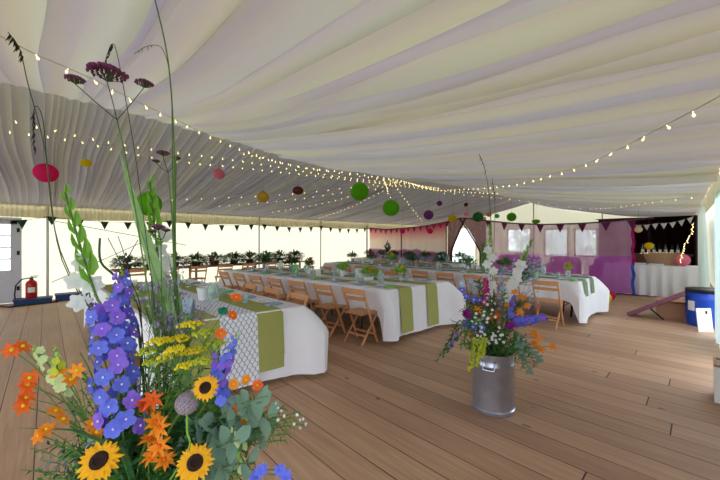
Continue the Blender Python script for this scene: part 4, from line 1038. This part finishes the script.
spike('blue_delphinium', 'bright blue upper delphinium spike topping the foreground bouquet', 'delphinium', 'foreground delphiniums', P(120, 345, 1.2), P(122, 272, 1.22), A1, 'blue', 30, .032, .036, 'eye', .5, mt2='violet')
spike('blue_delphinium', 'slim blue delphinium leaning against the lattice runner', 'delphinium', 'foreground delphiniums', P(214, 388, 1.15), P(236, 338, 1.17), A1, 'blue', 34, .022, .024, None, .4, mt2='violet', sx=1.1)
spike('blue_delphinium', 'short blue delphinium just right of the small sunflower', 'delphinium', 'foreground delphiniums', P(224, 402, 1.16), P(216, 350, 1.16), A1, 'blue', 26, .021, .02, None, .5, mt2='violet')
spike('blue_delphinium', 'pale lilac blue spike on the upper left of the delphinium', 'delphinium', 'foreground delphiniums', P(98, 335, 1.25), P(88, 286, 1.27), A1, 'lilac', 14, .018, .02, None, .5, mt2='blue')
for l in ([(262, 470), (256, 476)], [(286, 476), (280, 470)]):
    multi('blue_cornflower', 'deep blue flower at the bottom edge, %s of the pair' % ('left' if l[0][0] < 270 else 'right'), 'blue flower', 'deep blue flowers', Q(l, 1.08), A1, 'blue', .022, .012, 9, .4, per=2)
ORL = [([(12, 350), (22, 347)], 'top left of the foreground bouquet'), ([(28, 385), (26, 398)], 'left edge above the orange star flower'), ([(40, 436), (47, 430)], 'lower left below the pale green flowers'), ([(62, 420), (55, 412)], 'lower left beside the dark arching leaf'),
       ([(60, 373), (70, 380), (78, 370)], 'right of the pale green snapdragon'), ([(92, 424), (96, 432)], 'directly above the bottom left sunflower'), ([(23, 406), (30, 378)], 'far left between the two star flowers')]
for hd, lab in ORL:
    multi('orange_crocosmia', 'orange star shaped flowers at %s' % lab, 'orange flower', 'orange crocosmia flowers', Q(hd, rf.uniform(.98, 1.08)), A1, rf.choice(['orange', 'orange', 'orange_d']), .028, .016, 6, .35, 'yellow', per=rf.choice([1, 2]))
for hd, lab in (([(143, 407), (152, 400)], 'left of the allium head'), ([(155, 422), (160, 427)], 'just below the allium head'), ([(150, 440), (160, 446)], 'between the two bottom sunflowers, upper'), ([(164, 460), (152, 456)], 'between the two bottom sunflowers, lower')):
    multi('orange_lily', 'orange lily with pointed petals %s' % lab, 'lily', 'orange lilies', Q(hd, 1.08), A1, rf.choice(['orange', 'orange_d']), .037, .014, 7, .35, 'orange_d', curl=.4, per=2)
for hd, lab in (([(247, 380)], 'over the fringe of the lattice runner'), ([(258, 385)], 'at the hem of the olive runner'), ([(232, 316)], 'on the lattice runner near the table top'), ([(221, 333)], 'in front of the left olive runner'), ([(236, 298)], 'rising highest, against the olive runner'), ([(238, 410)], 'above the eucalyptus leaves'), ([(246, 420)], 'low beside the eucalyptus leaves'), ([(234, 384)], 'left of the two poppies on the hem')):
    multi('orange_poppy', 'small orange poppy %s' % lab, 'poppy', 'orange poppies', Q(hd, 1.15), A1, rf.choice(['orange', 'orange_d']), .019, .019, 5, .55, 'yellow', shape=(.35, .9, 1.1, .6), thick=.0015)
umbel('yellow fennel heads spreading wide at upper right of the broad leaf', Q([(192, 326), (205, 334), (180, 340), (214, 345), (196, 352)], 1.2), A1, R=.042, dot=.0055)
umbel('yellow fennel heads left of the largest umbel', Q([(160, 342), (150, 352), (172, 356), (156, 362)], 1.15), A1, R=.036, dot=.0055)
umbel('yellow fennel heads lowest of the yellow group', Q([(186, 366), (202, 362), (176, 350)], 1.1), A1, R=.030, dot=.005)
verbena('three headed purple verbena towering at upper left of the bouquet', P(117, 120, 1.2), Q([(107, 73), (75, 79.5), (144, 83.5)], 1.2), [.125, .062, .06], A1, Q([(160, 400), (140, 240), (126, 160)], 1.2))
verbena('smaller purple verbena to the right, above the gladiolus buds', P(168, 172, 1.35), Q([(163, 153), (156, 161), (177, 158)], 1.35), [.05, .03, .03], A1, Q([(172, 380), (173, 240)], 1.33))
verbena('pale purple verbena in front of the white gladiolus', P(161, 240, 1.25), Q([(158, 227), (166, 230), (152, 231)], 1.25), [.05, .03, .03], A1, Q([(165, 380), (162, 300)], 1.25))
grass('tall thin grass stem running off the top of the photo', Q([(176, 380), (173, 240), (174, 150), (168, 60), (152, -12)], 1.3), 0, A1, .0035)
grass('nodding grass arching left from the tall stem at the top', Q([(178, 380), (173, 200), (171, 90), (163, 50), (148, 46), (134, 54)], 1.3), 4, A1, .0016, 'stem_d')
grass('bent grass with hanging spikelets above the purple verbena', Q([(160, 380), (140, 190), (124, 90), (116, 50), (111, 45), (105, 62)], 1.25), 10, A1, .0018, 'stem_d', ss=.02)
grass('dark seeded grass drooping at far left', Q([(110, 360), (62, 260), (48, 170), (43, 120), (36, 106), (33, 120), (34, 150)], 1.25), 12, A1, .002, 'stem_d', ss=.022)
grass('dark nodding grass in the top left corner', Q([(112, 360), (60, 250), (45, 150), (28, 84), (20, 50), (8, 32)], 1.22), 18, A1, .0022, 'stem_d', ss=.022)
grass('thick green reed stem behind the flowers', Q([(178, 390), (176, 300), (175, 220), (176, 156)], 1.32), 0, A1, .0052)
# curly willow
for l, lab in (([(140, 340), (128, 310), (118, 280), (101, 262), (100, 238)], 'thick curly willow twig bending left above the delphinium'), ([(142, 330), (128, 285), (120, 262), (108, 238)], 'thin willow twig with a straight tip'), ([(142, 330), (126, 290), (126, 262), (118, 236)], 'thin willow twig, middle one'), ([(142, 330), (131, 280), (128, 260), (138, 240)], 'thin willow twig leaning right')):
    grass(lab, Q(l, 1.3), 0, A1, .006 if 'thick' in lab else .0022, 'leaf_d' if 'thick' in lab else 'seed', group='willow twigs')
# allium
H = P(187, 403, 1.1); t, B, raw = stem_thing('allium', 'grey purple allium seed head in the middle of the bouquet', 'allium', None, H, A1, .004, 'leaf_l', via=Q([(186, 455), (187, 430)], 1.1))
m = MB()
for k in range(170):
    z = 1-2*(k+.5)/170; a = k*2.4; r = math.sqrt(1-z*z); d = V((r*math.cos(a), r*math.sin(a), z)); m.tube([H-B, H-B+d*.036], .0006, n=3); star(m, H-B+d*.036, d, .008, .003, 5, .3)
m.build('seed_head', MT['allium'], t)
# lilac haze
for k in range(9):
    x, y = rf.uniform(140, 200), rf.uniform(272, 330); t = None
    H = P(x, y, 1.25+.1*rf.random()); t, B, raw = stem_thing('lilac_statice', 'airy lilac statice spray behind the yellow fennel', 'statice', 'lilac statice sprays', H, A1, .0016)
    m = MB(); s = MB()
    for j in range(46):
        e = H-B+V((rf.gauss(0, .035), rf.gauss(0, .035), rf.gauss(-.01, .025))); s.tube([raw[-3], e], .0005, n=3); star(m, e, V((rf.uniform(-1, 1), -1, rf.uniform(0, 1))), .0075, .005, 5, .5)
    m.build('florets', MT['lilac'], t); s.build('branches', MT['stem'], t)
# pale green snapdragons at left, white ones lower right
spike('pale_snapdragon', 'pale green snapdragon reaching out at left of the bouquet', 'snapdragon', None, P(60, 380, 1.05), P(36, 350, 1.02), A1, 'palegreen', 14, .019, .016, None, .6)
spike('pale_snapdragon', 'pale green snapdragon with yellow throat below the other one', 'snapdragon', None, P(64, 392, 1.05), P(56, 352, 1.02), A1, 'palegreen', 12, .018, .014, None, .6, mt2='ygreen')
spike('pale_snapdragon', 'pale cream snapdragon at lower right beside the silver foliage', 'snapdragon', None, P(240, 448, 1.1), P(232, 420, 1.12), A1, 'palegreen', 10, .014, .012, None, .7)
spike('pale_snapdragon', 'cream green snapdragon at the bottom edge, right of the silver foliage', 'snapdragon', None, P(244, 474, 1.1), P(238, 452, 1.12), A1, 'palegreen', 9, .015, .012, None, .7, mt2='ygreen')
# foliage
for (x, y) in ((262, 402), (276, 414), (268, 396), (246, 416), (256, 462), (240, 440), (272, 430), (230, 470)):
    sprig(P(x, y, rf.uniform(1.05, 1.15)), A1, 'euc', 14, .066)
for (x, y) in ((208, 424), (216, 436), (226, 448), (214, 450), (222, 422), (232, 436), (40, 460), (60, 452)):
    sprig(P(x, y, rf.uniform(1.12, 1.2)), A1, 'grey', 26, .038)
for (x, y) in ((285, 408), (295, 418), (303, 424), (280, 424), (290, 434), (300, 412), (286, 440)):
    sprig(P(x, y, rf.uniform(1.1, 1.2)), A1, 'leaf', 50, .030, W=.25)
fr = rf
for i in range(70):
    x = fr.uniform(86, 262); y = fr.uniform(392, 478)
    if x < 110: y = fr.uniform(425, 480)
    sprig(P(x, y, fr.uniform(1.12, 1.34)), A1, fr.choice(['leaf', 'leaf_d', 'leaf_d', 'leaf', 'leaf_l']), 34, .056, W=fr.choice([.3, .5]))
for i in range(26):
    x = fr.uniform(120, 205); y = fr.uniform(340, 400)
    sprig(P(x, y, fr.uniform(1.2, 1.34)), A1, fr.choice(['leaf', 'leaf_d', 'leaf_l']), 26, .045, W=.25)
for (x, y) in ((20, 470), (45, 478), (70, 466), (30, 448), (82, 440), (66, 398), (84, 372), (80, 352)):
    sprig(P(x, y, 1.08), A1, fr.choice(['leaf', 'leaf_d', 'leaf_l']), 16, .034, W=.3)
for (x, y) in ((300, 420), (306, 424), (284, 416), (278, 408)):
    multi('white_gypsophila', 'tiny white blossom at the right tips of the bouquet', 'white flower', 'tiny white blossoms', Q([(x, y), (x-6, y+4), (x-3, y-5)], 1.12), A1, 'whitef', .006, .005, 5, .4, thick=.001)

for i in range(34):
    x, y = fr.uniform(34, 130), fr.uniform(436, 482)
    sprig(P(x, y, fr.uniform(1.08, 1.2)), A1, fr.choice(['leaf', 'leaf_d', 'leaf_d', 'grey']), 26, .042, W=.35)
for i in range(14):
    x, y = fr.uniform(62, 100), fr.uniform(345, 440)
    sprig(P(x, y, fr.uniform(1.15, 1.25)), A1, fr.choice(['leaf', 'leaf_l', 'leaf_d']), 24, .036, W=.3)
# ---- churn bouquet, about 2.9 m away
D2 = 2.9
gladiolus('white gladiolus with green budded tip, tallest in the churn', Q([(492, 335), (491, 295), (490, 258), (490, 224)], D2), Q([(488, 250), (492, 257), (487, 264), (493, 271), (487, 278), (493, 285), (489, 292)], D2-.03), A2, (.6, 1), D=.034, scale=1.2)
gladiolus('white gladiolus leaning right out of the churn', Q([(500, 335), (508, 302), (520, 268), (532, 240)], D2), Q([(507, 300), (511, 293), (512, 285), (516, 279), (517, 272), (521, 265)], D2-.05), A2, (.6, 1), D=.045, scale=1.15)
gladiolus('green budded stem left of the tallest gladiolus in the churn', Q([(488, 330), (486, 290), (484, 262), (483, 244)], D2+.05), [], A2, (.55, 1), scale=1.0, bud='leaf')
spike('magenta_snapdragon', 'magenta snapdragon spike in the churn bouquet', 'snapdragon', None, P(488, 306, D2-.1), P(485, 277, D2-.1), A2, 'magf', 22, .03, .026, None, .5)
spike('pale_delphinium', 'pale blue delphinium right of the magenta spike', 'delphinium', None, P(502, 320, D2), P(501, 268, D2), A2, 'pale', 26, .032, .03, None, .5, mt2='lilac')
spike('violet_delphinium', 'violet delphinium reaching right over the floor from the churn', 'delphinium', None, P(514, 322, D2-.1), P(546, 317, D2-.15), A2, 'violet', 26, .034, .036, None, .6, mt2='blue')
spike('violet_delphinium', 'blue delphinium rising between the orange blooms of the churn', 'delphinium', None, P(509, 318, D2-.12), P(514, 296, D2-.1), A2, 'blue', 16, .03, .025, None, .5, mt2='violet')
spike('violet_delphinium', 'blue delphinium pointing left near the middle of the churn', 'delphinium', None, P(482, 327, D2-.15), P(462, 324, D2-.15), A2, 'blue', 14, .032, .022, None, .6)
for i, l in enumerate(([(462, 284), (470, 282)], [(466, 296), (474, 300)], [(478, 286), (474, 292)], [(462, 290), (480, 300)])):
    multi('blue_bellflower', 'blue and white bellflower at upper left of the churn bouquet', 'bellflower', 'bellflowers in the churn', Q(l, D2), A2, ['pale', 'blue', 'pale', 'blue'][i], .038, .03, 5, .5, 'eye')
multi('purple_dahlia', 'magenta purple dahlia at the left of the churn bouquet', 'dahlia', None, Q([(467, 314)], D2-.15), A2, 'purpf', .05, .02, 14, .35, per=2)
multi('purple_dahlia', 'small purple dahlia at the right, above the churn rim', 'dahlia', None, Q([(510, 326)], D2-.18), A2, 'purpf', .042, .02, 14, .35, per=2)
for l, lab in (([(469, 332), (478, 330)], 'low on the left side'), ([(497, 315), (491, 318)], 'in the middle'), ([(506, 305), (503, 310)], 'upper right of the middle'), ([(515, 292), (522, 297)], 'upper right by the leaning gladiolus'), ([(553, 347)], 'furthest right over the floor'), ([(541, 349), (534, 344)], 'right side hanging low'), ([(534, 333), (538, 338)], 'right side below the violet spike'), ([(520, 312), (527, 306)], 'right, above the violet spike'), ([(478, 310)], 'left of the middle')):
    multi('orange_crocosmia', 'orange blooms in the churn bouquet, %s' % lab, 'orange flower', 'orange flowers in the churn', Q(l, D2-.12), A2, fr.choice(['orange', 'orange', 'peach' if 'hanging' in lab else 'orange_d']), .04, .02, 6, .3)
for i in range(14):
    x, y = fr.choice([(492, 340), (488, 310), (495, 335), (480, 322), (500, 345), (484, 336), (490, 300)]); x += fr.uniform(-5, 5); y += fr.uniform(-6, 6)
    multi('white_gypsophila', 'tiny white blossoms in the churn bouquet', 'white flower', 'tiny white blossoms in the churn', Q([(x, y), (x+4, y+3), (x-3, y+4), (x+1, y-4)], D2-.2), A2, 'whitef', .014, .012, 5, .4, thick=.0015)
for i, (x, y) in enumerate(((470, 372), (476, 366), (481, 358))):
    e = P(x, y, D2-.25); top = P(x+5, 338, D2-.2); t, B, raw = stem_thing('hanging_amaranth', 'yellow green amaranth tassel hanging over the churn rim', 'amaranth', 'hanging amaranth tassels', e, A2, .003, via=[top])
    m = MB()
    for k in range(60): q = k/60; c = (top.lerp(e, q))-B; m.ball(c+V((fr.uniform(-1, 1), fr.uniform(-1, 1), 0))*.016, .010, 5, 4)
    m.build('tassel', MT['catkin'], t)
for i in range(3):
    e = P(436+4*i, 362-6*i, D2-.2); top = P(462, 328-3*i, D2-.15)
    sprig(e, A2, 'leaf_d', 26, .05, W=.3, via=[top, top.lerp(e, .6)+UP*.02])
sprig(P(446, 350, D2-.2), A2, 'euc', 16, .045, via=[P(468, 330, D2-.15)]); spike('blue_veronica', 'dark blue veronica drooping at the left of the churn', 'veronica', None, P(458, 336, D2-.2), P(442, 357, D2-.22), A2, 'violet', 16, .02, .014, None, .5, mt2='leaf_d')
for (x, y) in ((516, 362), (524, 368), (530, 372), (536, 366), (540, 360), (520, 352), (532, 354)):
    e = P(x, y, D2-.2); top = P(512, 338, D2-.18); sprig(e, A2, fr.choice(['leaf', 'leaf', 'euc']), 30, .05, W=.28, via=[top, top.lerp(e, .55)+UP*.03])
for i in range(46):
    a = fr.uniform(0, 1); x = 494+fr.uniform(-34, 36); y = fr.uniform(296, 348) if abs(x-494) > 18 else fr.uniform(278, 348)
    sprig(P(x, y, D2+fr.uniform(-.25, .25)), A2, fr.choice(['leaf', 'leaf_d', 'leaf_d', 'leaf']), 30, .06, W=fr.choice([.25, .4]))
for i in range(5):
    x, y = fr.uniform(500, 530), fr.uniform(262, 296); H = P(x, y, D2+.1); t, B, raw = stem_thing('lilac_statice', 'airy pale lilac spray in the churn bouquet', 'statice', 'statice sprays in the churn', H, A2, .002)
    m = MB(); s = MB()
    for j in range(50):
        e = H-B+V((fr.gauss(0, .06), fr.gauss(0, .06), fr.gauss(-.02, .05))); s.tube([raw[-3], e], .001, n=3); star(m, e, V((fr.uniform(-1, 1), -1, fr.uniform(0, 1))), .012, .008, 5, .5)
    m.build('florets', MT['pale'], t); s.build('branches', MT['stem'], t)
grass('tall thin grass with nodding tip rising from the churn', Q([(494, 330), (492, 260), (490, 205), (485, 170), (479, 154)], D2), 6, A2, .004, 'stem', ss=.03)
grass('second thin grass rising from the churn, tip to the right', Q([(495, 330), (494, 250), (495, 205), (492, 178)], D2+.1), 6, A2, .0035, 'stem', ss=.03)
for (x, y, c) in ((512, 405, 0), (533, 407, 1), (505, 417, 2)):
    m = MB(); m.petal((0, 0, 0), V((1, .3, .05)), UP, .03, .02, .1); m.petal((0, 0, 0), V((-.6, .5, .08)), UP, .025, .018, .1); o = m.build('fallen_petal', MT['lilac']); o.location = G(x, y, .004); tag(o, 'fallen lilac petals on the floorboards beside the churn, %s' % ['touching its base', 'furthest to the right', 'nearest the camera'][c], 'petal')

# ------------------------------------------------------------------ things on the tables
rt = random.Random(5)
protos = {}
def inst(kind, make, loc, rz, label, group):
    if kind not in protos:
        t = make(); protos[kind] = t; t.location = loc; t.rotation_euler.z = rz; t['label'] = label
        if group: t['group'] = group
        return t
    return dup(protos[kind], loc, rz, label, group)
def mk_glass():
    t = empty('glass_tumbler', (0, 0, 0), 0, '', 'glass'); m = MB(); m.lathe([(.026, 0), (.03, .002), (.036, .11), (.034, .11), (.028, .01), (.001, .008)], n=14, cap=False); m.build('glass_wall', MT['glass'], t)
    m = MB(); m.lathe([(.001, .009), (.028, .009), (.031, .05), (.001, .05)], n=12); m.build('water', MT['pane'], t); return t
def mk_napkin(mt):
    def f():
        t = empty('folded_napkin', (0, 0, 0), 0, '', 'napkin'); m = MB()
        for k in range(3): m.box((0, .004*k, .004+.007*k), (.09-.006*k, .2-.012*k, .006))
        m.build('fold', MT[mt], t, smooth=False); return t
    return f
def mk_plate():
    t = empty('side_plate', (0, 0, 0), 0, '', 'plate'); m = MB(); m.lathe([(.001, .004), (.05, .004), (.06, .008), (.1, .018), (.102, .020), (.06, .013), (.001, .009)][::1], n=24, cap=False); m.build('rim', MT['plate'], t); return t
def mk_jug():
    t = empty('glass_jug', (0, 0, 0), 0, '', 'jug'); m = MB(); m.lathe([(.05, 0), (.06, .02), (.065, .12), (.045, .19), (.055, .23), (.052, .23), (.042, .19), (.06, .12), (.055, .02)], n=18, cap=False); m.build('body', MT['glass'], t)
    m = MB(); m.tube([(.05, 0, .21), (.1, 0, .2), (.11, 0, .13), (.064, 0, .08)], .007, n=6); m.build('handle', MT['glass'], t)
    return t
for (o, u, v, L, W, H, nm, bs, na) in ((oA, uA, vA, LA, 1.38, .77, 'nearest', (.22, 1.2), 5), (oB, uB, vB, LB, 1.52, .78, 'middle', (.2, 1.32), 8), (oC, uC, vC, LC, 1.35, .77, 'far', (.18, 1.2), 10), (oD, uD, vD, LD, .9, .77, 'tapestry', (.15,), 7)):
    for i in range(na):
        for j, b in enumerate(bs):
            a = .28+i*(L-.5)/na; rz = math.atan2(u.y, u.x); up = V((0, 0, H)); w = 1 if b < W/2 else -1
            hint = 'on the %s table' % nm
            inst('glass', mk_glass, o+u*(a+.13)+v*(b+.20*w)+up, 0, 'clear glass tumbler set at a place %s' % hint, 'glass tumblers on the %s table' % nm)
            inst('plate', mk_plate, o+u*a+v*b+up, 0, 'pale side plate %s' % hint, 'side plates on the %s table' % nm)
            k = (i+j) % 3
            inst('nap%d' % (k == 0), mk_napkin('lime' if k == 0 else 'napkin'), o+u*(a-.17)+v*b+up, rz+rt.uniform(-.15, .15), ('lime green' if k == 0 else 'blue grey')+' folded napkin %s' % hint, ('lime' if k == 0 else 'blue grey')+' napkins on the %s table' % nm)
    for i in range(na//2):
        inst('jug', mk_jug, o+u*(.8+i*(L-.9)/(na//2))+v*(W/2+.1)+V((0, 0, H)), rt.uniform(0, 6), 'glass water jug along the middle of the %s table' % nm, 'glass jugs on the %s table' % nm)
def posy(loc, label, pot='porcelain', R=.06, Hp=.12, h=.16, fol='leaf', fl=None, nf=8, spread=.11, name='flower_pot', cat='potted flowers', n=70, fs=.03, group=None, ls=1, h0=.3):
    t = empty(name, loc, rt.uniform(0, 6), label, cat, group)
    m = MB(); m.lathe([(R*.8, 0), (R*.82, .004), (R, Hp*.92), (R*1.06, Hp*.93), (R*1.06, Hp), (R*.96, Hp), (R*.9, Hp*.8), (.001, Hp*.78)], n=18); m.build('pot', MT[pot], t)
    m = MB()
    for k in range(n):
        a = rt.uniform(0, 6.28); q = rt.random()**.5; d = V((math.cos(a)*q*spread, math.sin(a)*q*spread, h*rt.uniform(h0, 1.0)*(1.1-.5*q))); c = V((0, 0, Hp*.9))+d
        m.petal(c, d+V((rt.uniform(-.05, .05), rt.uniform(-.05, .05), .02)), UP, .09*ls, .045*ls, .3)
        if k % 4 == 0: m.tube([(d.x*.2, d.y*.2, Hp*.75), c], .0016, n=3)
    m.build('foliage', MT[fol], t)
    if fl:
        m = MB()
        for k in range(nf):
            a = rt.uniform(0, 6.28); q = rt.random()**.5; c = V((math.cos(a)*q*spread*.9, math.sin(a)*q*spread*.9, Hp+h*rt.uniform(.75, 1.15)))
            n_ = V((math.cos(a)*q, math.sin(a)*q, .7)); star(m, c, n_, fs, fs*.8, 7, .4); star(m, c, n_, fs*.7, fs*.6, 5, .9)
        m.build('blooms', MT[fl], t)
    return t
def onB(a, b=.76): q = oB+uB*a+vB*b; q.z = .78; return q
def onC(a, b=.68): q = oC+uC*a+vC*b; q.z = .77; return q
posy(onB(.42, .95), 'yellow flowers in a clear vase near the end of the middle table', 'glass', .035, .13, .12, 'leaf_l', 'yellow', 16, .09, 'flower_vase', fs=.024)
posy(onB(.95, .7), 'low bowl of orange flowers and green leaves on the middle table', 'porcelain', .10, .07, .16, 'leaf_l', 'orange_d', 12, .17, n=110, fs=.03)
posy(onB(1.75, .85), 'green leafy pot on the middle table, third arrangement from its end', 'porcelain', .05, .12, .15, 'leaf_l', None, 0, .09)
posy(onB(2.6, .7), 'hot pink flowers in a glass on the middle table', 'glass', .045, .16, .16, 'leaf', 'hotpink', 7, .07, 'flower_vase', fs=.035)
posy(onB(3.5, .9), 'dark leafy arrangement with a hot pink bloom on the middle table', 'zinc', .06, .12, .18, 'leaf_d', 'hotpink', 3, .16, n=100)
posy(onB(4.5, .8), 'feathery green plant at far left end of the middle table', 'zinc', .05, .12, .26, 'leaf_d', None, 0, .12)
t = empty('enamel_bucket', onB(1.33, .9), 0, 'white enamel bucket with a handle on the middle table', 'bucket'); m = MB(); m.lathe([(.075, 0), (.078, .004), (.10, .17), (.106, .175), (.10, .18), (.09, .16), (.07, .01), (.001, .008)], n=22); m.build('body', MT['porcelain'], t)
m = MB(); m.tube([V((.1*math.cos(a), 0, .165+.08*math.sin(a))) for a in [PI*i/10 for i in range(11)]], .003, n=5); m.build('handle', MT['zinc'], t)
def card(loc, label, c='paper', w=.10, h=.15):
    t = empty('tent_card', loc, rt.uniform(-.4, .4)+.8, label, 'card', None)
    for s in (-1, 1): m = MB(); m.box((0, s*h*.17, h/2), (w, .002, h), rot=Matrix.Rotation(s*.34, 3, 'X')); m.build('panel', MT[c], t, smooth=False)
card(onB(2.15, .55), 'white folded table card on the middle table'); card(onB(2.95, .6), 'lime green folded card on the middle table', 'lime', .13, .2); card(onB(3.9, .5), 'white folded card near the far end of the middle table')
posy(onC(.55+.25, .3), 'lime green pot at the right part of the far table, above the lone chair', 'limepot', .085, .17, .02, 'leaf', None, 0, .03, n=4)
posy(onC(.32, .72), 'glass vase of brown dried grasses at the right end of the far table', 'glass', .04, .13, .14, 'catkin', 'peach', 9, .06, 'flower_vase', n=30, fs=.02)
for i, (a, f, fl, lab) in enumerate(((1.6, 'leaf', None, 'plain green'), (2.5, 'leaf', 'whitef', 'white flowered'), (3.3, 'leaf_d', 'pale', 'pale blue flowered'), (4.2, 'leaf_d', None, 'bushy dark green'), (5.0, 'leaf_l', 'yellow', 'yellow flowered'), (5.8, 'leaf_d', 'hotpink', 'hot pink flowered'), (6.7, 'leaf', None, 'small green'))):
    posy(onC(a, .8), '%s table arrangement on the far long table' % lab, ['zinc', 'glass', 'porcelain'][i % 3], .055, .12, .2, f, fl, 10, .17, n=120, fs=.04)
for i, a in enumerate((.3, 1.0, 1.7, 2.4, 3.1, 3.8, 4.5)):
    q = oD+uD*a+vD*.5; q.z = .77; posy(q, 'dark leafy pot on the tapestry table, %s from its right end' % ORD[i], 'zinc', .06, .12, .2, 'leaf_d', None, 0, .22, n=150, group='pots on the tapestry table')
q = oD+uD*3.3+vD*.3; q.z = .77; posy(q, 'tall rounded dark green plant standing up before the cream wall', 'zinc', .06, .14, .52, 'leaf_d', None, 0, .14, n=90)
for i in range(10):
    y = 1.5+.56*i; posy((-10.35+.1*(i % 2), y, .76), 'dark leafy trough plant on the side table, %s from the left' % ORD[i], 'brownbar', .13, .12, .22, ['leaf_d', 'leaf'][i % 3 == 1], None, 0, .3, 'leafy_planter', n=330, ls=1.25, h0=-.3, group='planters on the side table')
for i, (px, py) in enumerate(((212, 262), (290, 258))):
    d = 9.95 if i == 0 else 11.75; c = P(px, py, d); t = empty('pink_cup_lantern', V((c.x, c.y, .76)), 0, 'hot pink cup on a stick at the side table, %s one' % ('left' if i == 0 else 'right'), 'lantern')
    zz = c.z-.76; m = MB(); m.lathe([(.04, zz-.13), (.075, zz+.13), (.07, zz+.13), (.038, zz-.12)], n=14); m.build('cup', MT['hotpink'], t); m = MB(); m.tube([(0, 0, .0), (0, 0, max(.02, zz-.12))], .008, n=5); m.lathe([(.05, 0), (.05, .01)], n=12); m.build('stick', MT['cord'], t)
# nearest table
q = G(204, 300, .77); t = empty('enamel_bucket', q, 0, 'white enamel pail on the nearest table behind the flowers', 'bucket')
m = MB(); m.lathe([(.06, 0), (.062, .004), (.085, .15), (.09, .155), (.085, .158), (.076, .14), (.056, .01), (.001, .008)], n=22); m.build('body', MT['porcelain'], t); m = MB(); m.tube([V((.085*math.cos(a), 0, .145+.02*math.sin(a))) for a in [PI*i/10 for i in range(11)]], .003, n=5); m.build('handle', MT['zinc'], t)
q = G(223, 314, .77); t = empty('tealight_holder', q, 0, 'teal glass tealight holder on the lattice runner', 'candle holder')
m = MB(); m.lathe([(.03, 0), (.045, .02), (.048, .045), (.036, .06), (.033, .06), (.042, .04), (.03, .01), (.001, .01)], n=20); m.build('bowl', MT['teal'], t); m = MB(); m.lathe([(.019, .01), (.019, .025), (.001, .025)], n=14); m.build('candle', MT['paper'], t)
card(G(188, 314, .77), 'pale lilac folded card on the nearest table', 'pale_card' if 'pale_card' in MT else 'napkin', .12, .16)


# ------------------------------------------------------------------ outside
def tree(x, y, h, label):
    t = empty('tree', (x, y, -.12), 0, label, 'tree', 'trees outside the gable windows')
    m = MB(); m.tube([(0, 0, 0), (.1, 0, h*.3), (0, .1, h*.6)], .16, .08, n=8); m.build('trunk', MT['brownbar'], t)
    m = MB()
    for i in range(260):
        a = rnd.uniform(0, 2*PI); zz = rnd.uniform(-1, 1); rr = math.sqrt(1-zz*zz)*rnd.uniform(.6, 1)
        c = V((rr*math.cos(a)*h*.35, rr*math.sin(a)*h*.35, h*.62+zz*h*.36)); d = V((rnd.uniform(-1, 1), rnd.uniform(-1, 1), rnd.uniform(-1, .6)))
        m.petal(c, d, UP, .5, .34)
    m.build('crown', MT['leaf'], t)
tree(-5.35, 20.2, 2.6, 'green tree outside, seen through the third gable window from left'); tree(-4.05, 20.4, 2.7, 'green tree outside, seen through the rightmost gable window'); tree(-10, 29, 3.6, 'green tree outside, seen past the tapestry')

# ------------------------------------------------------------------ light, world, camera
w = bpy.data.worlds.new('World'); bpy.context.scene.world = w; w.use_nodes = True; nt = w.node_tree; nt.nodes.clear()
bg = nt.nodes.new('ShaderNodeBackground'); ow = nt.nodes.new('ShaderNodeOutputWorld')
sky = nt.nodes.new('ShaderNodeTexSky'); sky.sky_type = 'HOSEK_WILKIE'; sky.turbidity = 9; sky.sun_direction = V((-.6, .25, .75)).normalized()
mxw = nt.nodes.new('ShaderNodeMix'); mxw.data_type = 'RGBA'; mxw.inputs['Factor'].default_value = .75; mxw.inputs['B'].default_value = (.84, .90, 1, 1)
nt.links.new(sky.outputs[0], mxw.inputs['A']); nt.links.new(mxw.outputs['Result'], bg.inputs['Color']); bg.inputs['Strength'].default_value = 1.5
nt.links.new(bg.outputs[0], ow.inputs[0])
sl = bpy.data.lights.new('Sun', 'SUN'); sl.energy = 2.2; sl.angle = .3; sl.color = (1, .95, .86); so = bpy.data.objects.new('Sun', sl); C.objects.link(so)
so.rotation_euler = V((-.75, .1, .5)).to_track_quat('Z', 'Y').to_euler()
cam = bpy.data.cameras.new('Camera'); co = bpy.data.objects.new('Camera', cam); C.objects.link(co)
cam.lens = F_PX/720*36; cam.sensor_width = 36; cam.clip_start = .02; cam.clip_end = 300
co.location = (0, 0, EYE); co.rotation_euler = (PI/2, 0, math.atan2(.7218, .6921)); cam.shift_y = .5/720
bpy.context.scene.camera = co
vs_ = bpy.context.scene.view_settings; vs_.view_transform = 'Standard'; vs_.look = 'None'; vs_.gamma = 1; vs_.use_curve_mapping = False; vs_.exposure = 1.62
